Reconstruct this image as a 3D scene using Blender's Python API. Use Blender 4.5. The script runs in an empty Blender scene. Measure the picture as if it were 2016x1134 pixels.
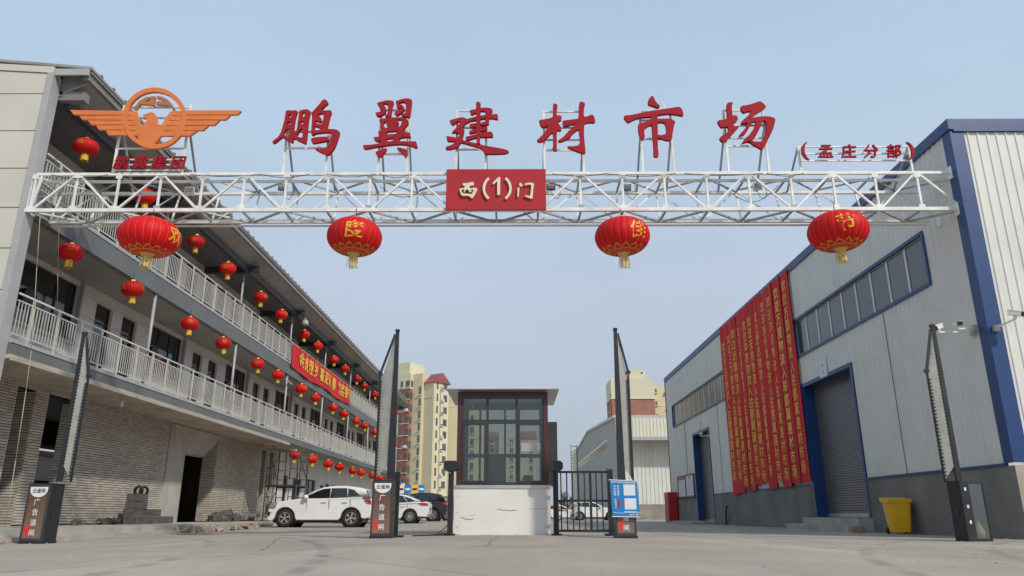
import bpy, bmesh, math, random, json
from mathutils import Vector, Matrix
random.seed(7)
SC = bpy.context.scene
COL = SC.collection
R = math.radians
# ------------------------------------------------------------------ camera
cam_d = bpy.data.cameras.new('camera'); cam = bpy.data.objects.new('camera', cam_d); COL.objects.link(cam)
cam_d.sensor_width = 36.0; cam_d.lens = 36.0*1455/2016; cam_d.clip_start = 0.05; cam_d.clip_end = 4000
cam.location = (0, 0, 0.5); cam.rotation_euler = (R(90+17.042), 0, R(0.2635))
SC.camera = cam
# ------------------------------------------------------------------ world, sun, exposure
SUN_EL, SUN_AZ = 40.0, 42.0           # sun behind the camera, to the right
w = bpy.data.worlds.new('World'); SC.world = w; w.use_nodes = True
nt = w.node_tree; nt.nodes.clear()
sky = nt.nodes.new('ShaderNodeTexSky'); sky.sky_type = 'NISHITA'; sky.sun_disc = False
sky.sun_elevation = R(SUN_EL); sky.sun_rotation = R(180-SUN_AZ)
sky.altitude = 0; sky.air_density = 1.0; sky.dust_density = 4.5; sky.ozone_density = 1.2
bg = nt.nodes.new('ShaderNodeBackground'); bg.inputs[1].default_value = 0.12
out = nt.nodes.new('ShaderNodeOutputWorld')
# thin high haze veils the clear sky: pale blue-white, a little greyer toward the horizon, faint soft streaks
tcw = nt.nodes.new('ShaderNodeTexCoord'); sep = nt.nodes.new('ShaderNodeSeparateXYZ'); nt.links.new(tcw.outputs['Generated'], sep.inputs[0])
rmp = nt.nodes.new('ShaderNodeValToRGB'); el = rmp.color_ramp.elements
el[0].position = 0.0; el[0].color = (0.40, 0.445, 0.52, 1); el[1].position = 1.0; el[1].color = (0.27, 0.42, 0.68, 1)
for p_, c_ in ((0.12, (0.415, 0.47, 0.55, 1)), (0.30, (0.45, 0.53, 0.64, 1)), (0.50, (0.43, 0.555, 0.695, 1)), (0.70, (0.38, 0.525, 0.685, 1))):
    e_ = el.new(p_); e_.color = c_
nt.links.new(sep.outputs['Z'], rmp.inputs[0])
cn = nt.nodes.new('ShaderNodeTexNoise'); cn.inputs['Scale'].default_value = 1.6; cn.inputs['Detail'].default_value = 4
mpw = nt.nodes.new('ShaderNodeMapping'); mpw.inputs['Scale'].default_value = (1, 1, 2.5); nt.links.new(tcw.outputs['Generated'], mpw.inputs[0]); nt.links.new(mpw.outputs[0], cn.inputs['Vector'])
cr = nt.nodes.new('ShaderNodeMapRange'); cr.inputs['From Min'].default_value = 0.3; cr.inputs['From Max'].default_value = 0.7; cr.inputs['To Min'].default_value = 7.9; cr.inputs['To Max'].default_value = 8.7; nt.links.new(cn.outputs['Fac'], cr.inputs['Value'])
sc_ = nt.nodes.new('ShaderNodeVectorMath'); sc_.operation = 'SCALE'; nt.links.new(rmp.outputs[0], sc_.inputs[0]); nt.links.new(cr.outputs[0], sc_.inputs['Scale'])
mxw = nt.nodes.new('ShaderNodeMix'); mxw.data_type = 'RGBA'; mxw.inputs['Factor'].default_value = 0.93
nt.links.new(sky.outputs[0], mxw.inputs['A']); nt.links.new(sc_.outputs[0], mxw.inputs['B'])
nt.links.new(mxw.outputs['Result'], bg.inputs[0]); nt.links.new(bg.outputs[0], out.inputs[0])
sd = bpy.data.lights.new('sun', 'SUN'); sd.energy = 2.3; sd.angle = R(2.5); sd.color = (1.0, 0.95, 0.87)
sun = bpy.data.objects.new('sun', sd); COL.objects.link(sun)
sv = Vector((math.sin(R(SUN_AZ))*math.cos(R(SUN_EL)), -math.cos(R(SUN_AZ))*math.cos(R(SUN_EL)), math.sin(R(SUN_EL))))
sun.rotation_euler = sv.to_track_quat('Z', 'Y').to_euler(); sun.location = (20, -20, 30)
vs = SC.view_settings; vs.view_transform = 'Standard'; vs.look = 'None'; vs.exposure = 0.2; vs.gamma = 1.0; vs.use_curve_mapping = False

# ------------------------------------------------------------------ materials
def mat(name, col, rough=0.6, metal=0.0, var=0.10, scale=2.0, bump=0.0, bscale=60.0, spec=0.5, stain=0.0, stain_col=None, emit=0, pos=True, coat=0):
    m = bpy.data.materials.new(name); m.use_nodes = True; n = m.node_tree; L = n.links
    b = n.nodes['Principled BSDF']
    b.inputs['Roughness'].default_value = rough; b.inputs['Metallic'].default_value = metal
    b.inputs['Specular IOR Level'].default_value = spec
    if coat: b.inputs['Coat Weight'].default_value = coat; b.inputs['Coat Roughness'].default_value = 0.06
    c = (*col, 1)
    if pos:
        g = n.nodes.new('ShaderNodeNewGeometry'); src = g.outputs['Position']
    else:
        g = n.nodes.new('ShaderNodeTexCoord'); src = g.outputs['Object']
    if var > 0:
        no = n.nodes.new('ShaderNodeTexNoise'); no.inputs['Scale'].default_value = scale; no.inputs['Detail'].default_value = 6
        L.new(src, no.inputs['Vector'])
        mx = n.nodes.new('ShaderNodeMix'); mx.data_type = 'RGBA'
        mr = n.nodes.new('ShaderNodeMapRange'); mr.inputs['From Min'].default_value = 0.3; mr.inputs['From Max'].default_value = 0.7
        L.new(no.outputs['Fac'], mr.inputs['Value']); L.new(mr.outputs[0], mx.inputs['Factor'])
        mx.inputs['A'].default_value = tuple(x*(1-var) for x in col)+(1,); mx.inputs['B'].default_value = tuple(min(1, x*(1+var)) for x in col)+(1,)
        o = mx.outputs['Result']
        if stain > 0:
            s2 = n.nodes.new('ShaderNodeTexNoise'); s2.inputs['Scale'].default_value = scale*0.45; s2.inputs['Detail'].default_value = 9; s2.inputs['Roughness'].default_value = 0.65
            mp = n.nodes.new('ShaderNodeMapping'); mp.inputs['Scale'].default_value = (2.2, 2.2, 0.22); mp.inputs['Location'].default_value = (3.1, 7.7, 1.3)
            L.new(src, mp.inputs['Vector']); L.new(mp.outputs[0], s2.inputs['Vector'])
            r2 = n.nodes.new('ShaderNodeMapRange'); r2.inputs['From Min'].default_value = 0.50; r2.inputs['From Max'].default_value = 0.72; r2.inputs['To Max'].default_value = stain
            L.new(s2.outputs['Fac'], r2.inputs['Value'])
            m2 = n.nodes.new('ShaderNodeMix'); m2.data_type = 'RGBA'; L.new(r2.outputs[0], m2.inputs['Factor']); L.new(o, m2.inputs['A'])
            m2.inputs['B'].default_value = (*(stain_col or tuple(x*0.45 for x in col)), 1); o = m2.outputs['Result']
        L.new(o, b.inputs['Base Color'])
        if rough > 0.12:
            rr = n.nodes.new('ShaderNodeMapRange'); rr.inputs['To Min'].default_value = max(0.03, rough-0.08); rr.inputs['To Max'].default_value = min(1, rough+0.08)
            L.new(no.outputs['Fac'], rr.inputs['Value']); L.new(rr.outputs[0], b.inputs['Roughness'])
    else:
        b.inputs['Base Color'].default_value = c
    if bump > 0:
        nb = n.nodes.new('ShaderNodeTexNoise'); nb.inputs['Scale'].default_value = bscale; nb.inputs['Detail'].default_value = 4
        L.new(src, nb.inputs['Vector']); bp = n.nodes.new('ShaderNodeBump'); bp.inputs['Strength'].default_value = bump; bp.inputs['Distance'].default_value = 0.01
        L.new(nb.outputs['Fac'], bp.inputs['Height']); L.new(bp.outputs[0], b.inputs['Normal'])
    if emit: b.inputs['Emission Color'].default_value = c; b.inputs['Emission Strength'].default_value = emit
    return m
def clear_glass(name, tint=(0.8, 0.9, 0.87), refl=0.18):
    m = bpy.data.materials.new(name); m.use_nodes = True; n = m.node_tree; n.nodes.clear(); L = n.links
    t = n.nodes.new('ShaderNodeBsdfTransparent'); t.inputs[0].default_value = (*tint, 1)
    g = n.nodes.new('ShaderNodeBsdfGlossy'); g.inputs['Roughness'].default_value = 0.02; g.inputs[0].default_value = (0.9, 0.95, 0.95, 1)
    lw = n.nodes.new('ShaderNodeLayerWeight'); lw.inputs[0].default_value = 0.35
    mr = n.nodes.new('ShaderNodeMapRange'); mr.inputs['To Min'].default_value = refl; mr.inputs['To Max'].default_value = 0.9
    L.new(lw.outputs['Facing'], mr.inputs['Value'])
    x = n.nodes.new('ShaderNodeMixShader'); o = n.nodes.new('ShaderNodeOutputMaterial')
    L.new(mr.outputs[0], x.inputs[0]); L.new(t.outputs[0], x.inputs[1]); L.new(g.outputs[0], x.inputs[2]); L.new(x.outputs[0], o.inputs[0])
    return m
M = {}
M['cream'] = mat('cream_sheet', (0.70, 0.69, 0.625), 0.42, var=0.05, scale=1.2, stain=0.30, stain_col=(0.42, 0.39, 0.30))
M['panel'] = mat('end_wall_panel', (0.60, 0.57, 0.48), 0.5, var=0.05, scale=0.8, stain=0.25, stain_col=(0.42, 0.40, 0.33), bump=0.05, bscale=8)
M['trimgrey'] = mat('trim_grey', (0.40, 0.395, 0.39), 0.4, var=0.06)
M['blue'] = mat('blue_trim', (0.016, 0.055, 0.18), 0.4, var=0.12, scale=1.5)
M['cement'] = mat('cement_plinth', (0.19, 0.175, 0.155), 0.9, var=0.22, scale=0.9, stain=0.5, stain_col=(0.27, 0.255, 0.235), bump=0.3, bscale=25)
M['cement_lt'] = mat('cement_light', (0.42, 0.39, 0.34), 0.9, var=0.15, scale=1.3, stain=0.35, bump=0.25, bscale=30)
M['plaster_tan'] = mat('raw_plaster_edge', (0.46, 0.38, 0.30), 0.9, var=0.2, scale=1.0, stain=0.4, stain_col=(0.4, 0.4, 0.38), bump=0.2)
M['white_wall'] = mat('white_wall', (0.68, 0.65, 0.61), 0.75, var=0.07, scale=0.9, stain=0.3, stain_col=(0.42, 0.41, 0.40))
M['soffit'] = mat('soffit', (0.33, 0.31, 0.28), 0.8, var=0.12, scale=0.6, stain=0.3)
M['fascia'] = mat('fascia_grey', (0.145, 0.15, 0.145), 0.55, var=0.12, scale=0.8, stain=0.35, stain_col=(0.19, 0.20, 0.20))
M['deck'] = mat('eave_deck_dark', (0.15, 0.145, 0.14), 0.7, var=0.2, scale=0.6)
M['dark_steel'] = mat('dark_steel', (0.045, 0.045, 0.05), 0.5, var=0.2, scale=3)
M['black_paint'] = mat('black_paint', (0.022, 0.022, 0.024), 0.42, var=0.2, scale=4)
M['gutter'] = mat('gutter_grey', (0.22, 0.215, 0.20), 0.45, var=0.12, scale=0.7, stain=0.3)
M['roof_sheet'] = mat('roof_sheet', (0.32, 0.30, 0.27), 0.55, var=0.12, scale=1.2, stain=0.3)
M['frame_dark'] = mat('window_frame_dark', (0.03, 0.022, 0.022), 0.4, var=0.1)
M['door_brown'] = mat('door_brown', (0.035, 0.020, 0.016), 0.45, var=0.2)
M['rail'] = mat('rail_steel', (0.62, 0.60, 0.54), 0.35, metal=0.25, var=0.08, scale=2)
M['steel_white'] = mat('galvanised_tube', (0.80, 0.79, 0.74), 0.4, metal=0.0, var=0.14, scale=3, stain=0.35, stain_col=(0.42, 0.34, 0.24))
M['glass_dark'] = mat('dark_glass', (0.012, 0.016, 0.018), 0.06, var=0, spec=0.9)
M['glass_grey'] = mat('factory_glass', (0.075, 0.085, 0.09), 0.12, var=0.25, scale=0.7, spec=0.8)
M['glass_car'] = mat('car_glass', (0.01, 0.012, 0.013), 0.05, var=0, spec=0.9)
M['booth_glass'] = clear_glass('booth_glass', (0.74, 0.77, 0.74), 0.09)
M['case_glass'] = clear_glass('case_glass', (0.75, 0.76, 0.74), 0.03)
M['steel_shaded'] = mat('shaded_steel_tube', (0.36, 0.365, 0.37), 0.45, metal=0.3, var=0.2, scale=3)  # greyer than the white tubes: shade of undersides and rear put into the colour
M['gold_print'] = mat('lantern_gold_print', (0.80, 0.36, 0.03), 0.6, var=0.1, scale=8)
M['faint_gold'] = mat('faded_gold_print', (0.50, 0.13, 0.02), 0.6, var=0.2, scale=8)
M['strand'] = mat('tassel_strand', (0.72, 0.52, 0.16), 0.7, var=0.25, scale=20)
M['sign_red'] = mat('sign_red', (0.36, 0.018, 0.026), 0.75, var=0.12, scale=3, spec=0.2)
M['sign_red_edge'] = mat('board_red', (0.43, 0.03, 0.04), 0.7, var=0.08, scale=1.5, spec=0.25)
M['orange'] = mat('emblem_orange', (0.72, 0.19, 0.045), 0.5, var=0.07, scale=4)
M['letter_cream'] = mat('letter_cream', (0.75, 0.68, 0.52), 0.5, var=0.1, scale=6)
M['banner'] = mat('banner_red', (0.62, 0.012, 0.018), 0.75, var=0.14, scale=1.4)
M['gold'] = mat('gold_letters', (0.85, 0.50, 0.05), 0.6, var=0.1, scale=4)
M['yellow'] = mat('tassel_yellow', (0.70, 0.44, 0.05), 0.8, var=0.2, scale=30)
M['goldcap'] = mat('gold_cap', (0.75, 0.55, 0.22), 0.4, var=0.1, scale=20)
M['slat'] = mat('roller_slat', (0.17, 0.165, 0.16), 0.42, metal=0.3, var=0.1, scale=2)
M['bin'] = mat('bin_yellow', (0.86, 0.47, 0.01), 0.4, var=0.06, scale=3, stain=0.15)
M['white_paint'] = mat('white_paint', (0.78, 0.75, 0.69), 0.5, var=0.04, scale=1.5, stain=0.10, stain_col=(0.5, 0.47, 0.42))
M['car_white'] = mat('car_white', (0.78, 0.77, 0.73), 0.28, var=0.03, coat=0.6, pos=False)
M['car_black'] = mat('car_black', (0.010, 0.011, 0.013), 0.25, var=0, coat=0.7)
M['car_grey'] = mat('car_dark_grey', (0.03, 0.033, 0.036), 0.3, var=0, coat=0.6)
M['tyre'] = mat('tyre', (0.022, 0.020, 0.019), 0.85, var=0.2, scale=8, pos=False)
M['rim'] = mat('rim_alloy', (0.62, 0.62, 0.62), 0.3, metal=0.7, var=0.05, pos=False)
M['tail'] = mat('tail_lamp', (0.45, 0.01, 0.02), 0.15, var=0, spec=0.8)
M['lamp_clear'] = mat('head_lamp', (0.28, 0.29, 0.30), 0.1, var=0, spec=0.9)
M['chrome'] = mat('chrome', (0.7, 0.7, 0.7), 0.15, metal=1, var=0)
M['maroon'] = mat('booth_maroon', (0.075, 0.026, 0.022), 0.4, var=0.12, scale=3)
M['alu'] = mat('alu_trim', (0.55, 0.54, 0.52), 0.35, metal=0.5, var=0.1)
M['apt_yellow'] = mat('apartment_yellow', (0.64, 0.56, 0.37), 0.8, var=0.05, scale=0.15, stain=0.15, stain_col=(0.5, 0.42, 0.25))
M['apt_cream'] = mat('apartment_cream', (0.66, 0.60, 0.42), 0.8, var=0.05, scale=0.15, stain=0.12, stain_col=(0.55, 0.48, 0.32))
M['apt_trim'] = mat('apartment_trim', (0.72, 0.68, 0.55), 0.7, var=0.05, scale=0.3)
M['apt_brick'] = mat('apartment_brick', (0.34, 0.16, 0.11), 0.85, var=0.12, scale=0.6)
M['apt_roof'] = mat('apartment_roof', (0.30, 0.085, 0.09), 0.7, var=0.15, scale=0.4)
M['apt_win'] = mat('apartment_window', (0.10, 0.105, 0.10), 0.2, var=0.35, scale=0.6)
M['apt_base'] = mat('apartment_podium', (0.14, 0.13, 0.12), 0.8, var=0.2, scale=0.3)
M['ad_board'] = mat('fence_board', (0.36, 0.35, 0.31), 0.5, var=0.12, scale=6)
M['paper'] = mat('paper_white', (0.72, 0.71, 0.74), 0.6, var=0.05)
M['ink'] = mat('ink_dark', (0.03, 0.03, 0.04), 0.6, var=0)
M['sign_blue'] = mat('sign_blue', (0.012, 0.21, 0.52), 0.4, var=0.08, scale=2)
M['white_print'] = mat('white_print', (0.8, 0.8, 0.8), 0.5, var=0)
M['red_box'] = mat('red_box', (0.50, 0.012, 0.02), 0.4, var=0.1)
M['rope'] = mat('rope', (0.40, 0.34, 0.25), 0.8, var=0.15, scale=5)
M['cable'] = mat('cable', (0.015, 0.015, 0.015), 0.6, var=0)
M['rubble'] = mat('rubble', (0.34, 0.28, 0.23), 0.95, var=0.35, scale=7, bump=0.4)
M['block_dark'] = mat('concrete_blocks', (0.10, 0.095, 0.085), 0.95, var=0.3, scale=6, bump=0.4)
M['wood'] = mat('timber_scrap', (0.36, 0.27, 0.18), 0.85, var=0.25, scale=6)
M['scaffold'] = mat('scaffold_steel', (0.05, 0.055, 0.055), 0.6, var=0.25, scale=6)
M['bark'] = mat('bark', (0.07, 0.055, 0.045), 0.9, var=0.3, scale=3)
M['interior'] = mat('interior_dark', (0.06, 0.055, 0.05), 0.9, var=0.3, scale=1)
M['red_curtain'] = mat('dark_red_sheet', (0.11, 0.012, 0.015), 0.8, var=0.2, scale=1.5)
M['tube_light'] = mat('tube_light', (0.75, 0.75, 0.73), 0.4, var=0)
M['stone_green'] = mat('green_stone', (0.12, 0.14, 0.12), 0.5, var=0.3, scale=8)
M['fabric_black'] = mat('chair_black', (0.012, 0.012, 0.012), 0.8, var=0.2)

def cell_mat(name, base, sy, sz, amount, rough=0.9, bump=0.25, stain_col=None):
    """brick colour: every brick (cell of the bond) takes its own tone; plus fine grain"""
    m = bpy.data.materials.new(name); m.use_nodes = True; n = m.node_tree; L = n.links; b = n.nodes['Principled BSDF']
    b.inputs['Roughness'].default_value = rough
    g = n.nodes.new('ShaderNodeNewGeometry')
    v = n.nodes.new('ShaderNodeVectorMath'); v.operation = 'MULTIPLY'; v.inputs[1].default_value = (1.0/sy, 1.0/sy, 1.0/sz)
    f = n.nodes.new('ShaderNodeVectorMath'); f.operation = 'FLOOR'
    wn = n.nodes.new('ShaderNodeTexWhiteNoise'); L.new(g.outputs['Position'], v.inputs[0]); L.new(v.outputs[0], f.inputs[0]); L.new(f.outputs[0], wn.inputs['Vector'])
    no = n.nodes.new('ShaderNodeTexNoise'); no.inputs['Scale'].default_value = 0.9; no.inputs['Detail'].default_value = 8; L.new(g.outputs['Position'], no.inputs['Vector'])
    ad = n.nodes.new('ShaderNodeMath'); ad.operation = 'ADD'; L.new(wn.outputs['Value'], ad.inputs[0]); L.new(no.outputs['Fac'], ad.inputs[1])
    mr = n.nodes.new('ShaderNodeMapRange'); mr.inputs['From Min'].default_value = 0.3; mr.inputs['From Max'].default_value = 1.6; L.new(ad.outputs[0], mr.inputs['Value'])
    mx = n.nodes.new('ShaderNodeMix'); mx.data_type = 'RGBA'; L.new(mr.outputs[0], mx.inputs['Factor'])
    mx.inputs['A'].default_value = tuple(x*(1-amount) for x in base)+(1,); mx.inputs['B'].default_value = tuple(x*(1+amount) for x in base)+(1,)
    L.new(mx.outputs['Result'], b.inputs['Base Color'])
    nb = n.nodes.new('ShaderNodeTexNoise'); nb.inputs['Scale'].default_value = 60; L.new(g.outputs['Position'], nb.inputs['Vector'])
    bp = n.nodes.new('ShaderNodeBump'); bp.inputs['Strength'].default_value = bump; bp.inputs['Distance'].default_value = 0.01; L.new(nb.outputs['Fac'], bp.inputs['Height']); L.new(bp.outputs[0], b.inputs['Normal'])
    return m
M['brick'] = cell_mat('grey_brick', (0.50, 0.445, 0.375), 0.25, 0.075, 0.20)
M['mortar'] = mat('mortar', (0.07, 0.06, 0.05), 0.95, var=0.15)

def ground_mat():
    m = bpy.data.materials.new('concrete_yard'); m.use_nodes = True; n = m.node_tree; L = n.links; b = n.nodes['Principled BSDF']
    g = n.nodes.new('ShaderNodeNewGeometry')
    def noise(scale, detail, msc=(1, 1, 1), rough=0.55, rot=0):
        mp = n.nodes.new('ShaderNodeMapping'); mp.inputs['Scale'].default_value = msc; mp.inputs['Rotation'].default_value = (0, 0, rot)
        L.new(g.outputs['Position'], mp.inputs['Vector']); t = n.nodes.new('ShaderNodeTexNoise')
        t.inputs['Scale'].default_value = scale; t.inputs['Detail'].default_value = detail; t.inputs['Roughness'].default_value = rough
        L.new(mp.outputs[0], t.inputs['Vector']); return t.outputs['Fac']
    def mixc(fac, a, bb):
        x = n.nodes.new('ShaderNodeMix'); x.data_type = 'RGBA'
        if isinstance(fac, float): x.inputs['Factor'].default_value = fac
        else: L.new(fac, x.inputs['Factor'])
        for k, s in (('A', a), ('B', bb)):
            if isinstance(s, tuple): x.inputs[k].default_value = (*s, 1)
            else: L.new(s, x.inputs[k])
        return x.outputs['Result']
    def rng(f, a, b2, c=0.0, d=1.0):
        r = n.nodes.new('ShaderNodeMapRange'); r.inputs['From Min'].default_value = a; r.inputs['From Max'].default_value = b2
        r.inputs['To Min'].default_value = c; r.inputs['To Max'].default_value = d; L.new(f, r.inputs['Value']); return r.outputs[0]
    c = mixc(rng(noise(0.35, 6), 0.35, 0.65), (0.295, 0.246, 0.184), (0.394, 0.332, 0.254))
    c = mixc(rng(noise(0.55, 5, (1.0, 0.16, 1), 0.5, R(8)), 0.52, 0.68, 0, 0.55), c, (0.492, 0.430, 0.344))      # pale dusty wheel tracks
    c = mixc(rng(noise(0.7, 5, (1.0, 0.12, 1), 0.5, R(-14)), 0.55, 0.70, 0, 0.45), c, (0.254, 0.226, 0.193))
    c = mixc(rng(noise(3.5, 8), 0.55, 0.8, 0, 0.4), c, (0.221, 0.193, 0.160))                                   # patches of dirt
    c = mixc(rng(noise(40, 3), 0.35, 0.7, 0, 0.35), c, (0.451, 0.402, 0.336))
    # tyre marks curving through the entrance: thin dark arcs broken up by noise
    def arc(cx, cy, r0, w_, amt, c_in):
        d = n.nodes.new('ShaderNodeVectorMath'); d.operation = 'DISTANCE'; fl = n.nodes.new('ShaderNodeVectorMath'); fl.operation = 'MULTIPLY'; fl.inputs[1].default_value = (1, 1, 0)
        L.new(g.outputs['Position'], fl.inputs[0]); L.new(fl.outputs[0], d.inputs[0]); d.inputs[1].default_value = (cx, cy, 0)
        s1 = n.nodes.new('ShaderNodeMath'); s1.operation = 'SUBTRACT'; L.new(d.outputs['Value'], s1.inputs[0]); s1.inputs[1].default_value = r0
        s2 = n.nodes.new('ShaderNodeMath'); s2.operation = 'ABSOLUTE'; L.new(s1.outputs[0], s2.inputs[0])
        k = rng(s2.outputs[0], w_*.5, w_, amt, 0.0); mm = n.nodes.new('ShaderNodeMath'); mm.operation = 'MULTIPLY'; L.new(k, mm.inputs[0]); L.new(rng(tn, 0.42, 0.60), mm.inputs[1])
        return mixc(mm.outputs[0], c_in, (0.139, 0.123, 0.102))
    tn = noise(0.9, 6)
    for q in ((-30, 4, 26.5, .13, .5), (-30, 4, 28.2, .13, .5), (24, 2, 19.5, .12, .45), (24, 2, 21.1, .12, .45), (-60, 30, 58.2, .14, .4), (-60, 30, 59.9, .14, .4), (40, 20, 34.5, .13, .4), (40, 20, 36.1, .13, .4)): c = arc(*q, c)
    c = mixc(rng(noise(1.3, 4, (1, .5, 1)), 0.66, 0.72, 0, 0.5), c, (0.180, 0.160, 0.135))       # oil and water stains
    vo = n.nodes.new('ShaderNodeTexVoronoi'); vo.feature = 'DISTANCE_TO_EDGE'; vo.inputs['Scale'].default_value = 0.16
    wv = n.nodes.new('ShaderNodeTexNoise'); wv.inputs['Scale'].default_value = 1.5; wv.inputs['Detail'].default_value = 5; L.new(g.outputs['Position'], wv.inputs['Vector'])
    va = n.nodes.new('ShaderNodeMix'); va.data_type = 'RGBA'; va.inputs['Factor'].default_value = 0.12
    L.new(g.outputs['Position'], va.inputs['A']); L.new(wv.outputs['Color'], va.inputs['B']); L.new(va.outputs['Result'], vo.inputs['Vector'])
    crack = rng(vo.outputs['Distance'], 0.0, 0.0035, 0.6, 0.0)
    c = mixc(crack, c, (0.074, 0.066, 0.057))
    L.new(c, b.inputs['Base Color']); b.inputs['Roughness'].default_value = 0.85
    h = n.nodes.new('ShaderNodeMath'); h.operation = 'ADD'; L.new(noise(22, 5), h.inputs[0]); L.new(noise(2.5, 5), h.inputs[1])
    bp = n.nodes.new('ShaderNodeBump'); bp.inputs['Strength'].default_value = 0.35; bp.inputs['Distance'].default_value = 0.015
    L.new(h.outputs[0], bp.inputs['Height']); L.new(bp.outputs[0], b.inputs['Normal'])
    return m
M['ground'] = ground_mat()

def cloth_red(name, lace):
    """lantern cloth; lace = printed gold ring ornament near the bottom (object space, unit sphere-ish)"""
    m = bpy.data.materials.new(name); m.use_nodes = True; n = m.node_tree; L = n.links; b = n.nodes['Principled BSDF']
    b.inputs['Roughness'].default_value = 0.55; b.inputs['Specular IOR Level'].default_value = 0.3
    b.inputs['Base Color'].default_value = (0.52, 0.008, 0.012, 1)
    tc = n.nodes.new('ShaderNodeTexCoord'); s = n.nodes.new('ShaderNodeSeparateXYZ'); L.new(tc.outputs['Object'], s.inputs[0])
    def mth(op, a, bb=None):
        x = n.nodes.new('ShaderNodeMath'); x.operation = op
        for i, q in enumerate((a, bb)):
            if q is None: continue
            if isinstance(q, (int, float)): x.inputs[i].default_value = q
            else: L.new(q, x.inputs[i])
        return x.outputs[0]
    ang = mth('ARCTAN2', s.outputs['Y'], s.outputs['X'])
    col = None
    seam = mth('GREATER_THAN', mth('ABSOLUTE', mth('SINE', mth('MULTIPLY', ang, 12.0))), 0.0)
    t = mth('LESS_THAN', mth('ABSOLUTE', mth('SINE', mth('MULTIPLY', ang, 12.0))), 0.07)
    f = mth('MULTIPLY', t, 0.55)
    if lace:
        r = mth('SQRT', mth('ADD', mth('MULTIPLY', s.outputs['X'], s.outputs['X']), mth('MULTIPLY', s.outputs['Y'], s.outputs['Y'])))
        low = mth('LESS_THAN', s.outputs['Z'], 0.0)
        edge = mth('ADD', 0.37, mth('MULTIPLY', mth('ABSOLUTE', mth('SINE', mth('MULTIPLY', ang, 7.0))), 0.12))
        inside = mth('LESS_THAN', r, edge)
        rim = mth('LESS_THAN', mth('ABSOLUTE', mth('SUBTRACT', r, edge)), 0.022)
        ring1 = mth('LESS_THAN', mth('ABSOLUTE', mth('SUBTRACT', r, 0.355)), 0.018)
        ring2 = mth('LESS_THAN', mth('ABSOLUTE', mth('SUBTRACT', r, 0.20)), 0.012)
        scr = mth('LESS_THAN', mth('ABSOLUTE', mth('SINE', mth('ADD', mth('MULTIPLY', ang, 16.0), mth('MULTIPLY', r, 60.0)))), 0.42)
        scr = mth('MULTIPLY', scr, mth('MULTIPLY', mth('GREATER_THAN', r, 0.22), mth('LESS_THAN', r, 0.34)))
        tot = mth('MINIMUM', mth('ADD', mth('ADD', mth('ADD', rim, ring1), ring2), scr), 1.0)
        f = mth('MINIMUM', mth('ADD', f, mth('MULTIPLY', mth('MULTIPLY', tot, low), 0.95)), 1.0)
    mx = n.nodes.new('ShaderNodeMix'); mx.data_type = 'RGBA'; L.new(f, mx.inputs['Factor'])
    mx.inputs['A'].default_value = (0.78, 0.006, 0.010, 1); mx.inputs['B'].default_value = (0.74, 0.36, 0.08, 1)
    L.new(mx.outputs['Result'], b.inputs['Base Color'])
    # every lantern has faded a little differently
    oi = n.nodes.new('ShaderNodeObjectInfo'); hs = n.nodes.new('ShaderNodeHueSaturation'); r_ = n.nodes.new('ShaderNodeMapRange'); r_.inputs['To Min'].default_value = 0.72; r_.inputs['To Max'].default_value = 1.05
    L.new(oi.outputs['Random'], r_.inputs['Value']); L.new(r_.outputs[0], hs.inputs['Value']); L.new(mx.outputs['Result'], hs.inputs['Color']); L.new(hs.outputs[0], b.inputs['Base Color'])
    # thin cloth lets a little light through
    tr = n.nodes.new('ShaderNodeBsdfTranslucent'); L.new(mx.outputs['Result'], tr.inputs[0])
    ms = n.nodes.new('ShaderNodeMixShader'); ms.inputs[0].default_value = 0.20
    o = n.nodes['Material Output']; L.new(b.outputs[0], ms.inputs[1]); L.new(tr.outputs[0], ms.inputs[2]); L.new(ms.outputs[0], o.inputs[0])
    return m
M['lantern'] = cloth_red('lantern_cloth', False)
M['lantern_big'] = cloth_red('lantern_cloth_printed', True)

def ad_mat():
    m = bpy.data.materials.new('lightbox_print'); m.use_nodes = True; n = m.node_tree; L = n.links; b = n.nodes['Principled BSDF']
    b.inputs['Roughness'].default_value = 0.25
    tc = n.nodes.new('ShaderNodeTexCoord'); s = n.nodes.new('ShaderNodeSeparateXYZ'); L.new(tc.outputs['Object'], s.inputs[0])
    r = n.nodes.new('ShaderNodeMapRange'); r.inputs['From Min'].default_value = 0.1; r.inputs['From Max'].default_value = 1.0; L.new(s.outputs['Z'], r.inputs['Value'])
    mx = n.nodes.new('ShaderNodeMix'); mx.data_type = 'RGBA'; L.new(r.outputs[0], mx.inputs['Factor'])
    mx.inputs['A'].default_value = (0.22, 0.15, 0.10, 1); mx.inputs['B'].default_value = (0.13, 0.055, 0.032, 1)
    # printed red spot low on the left
    v = n.nodes.new('ShaderNodeVectorMath'); v.operation = 'DISTANCE'; L.new(tc.outputs['Object'], v.inputs[0]); v.inputs[1].default_value = (-0.12, -0.2, 0.25)
    r2 = n.nodes.new('ShaderNodeMapRange'); r2.inputs['From Min'].default_value = 0.02; r2.inputs['From Max'].default_value = 0.15; r2.inputs['To Min'].default_value = 1; r2.inputs['To Max'].default_value = 0; L.new(v.outputs['Value'], r2.inputs['Value'])
    m2 = n.nodes.new('ShaderNodeMix'); m2.data_type = 'RGBA'; L.new(r2.outputs[0], m2.inputs['Factor']); L.new(mx.outputs['Result'], m2.inputs['A']); m2.inputs['B'].default_value = (0.75, 0.03, 0.03, 1)
    L.new(m2.outputs['Result'], b.inputs['Base Color'])
    return m
M['ad'] = ad_mat()

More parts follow.
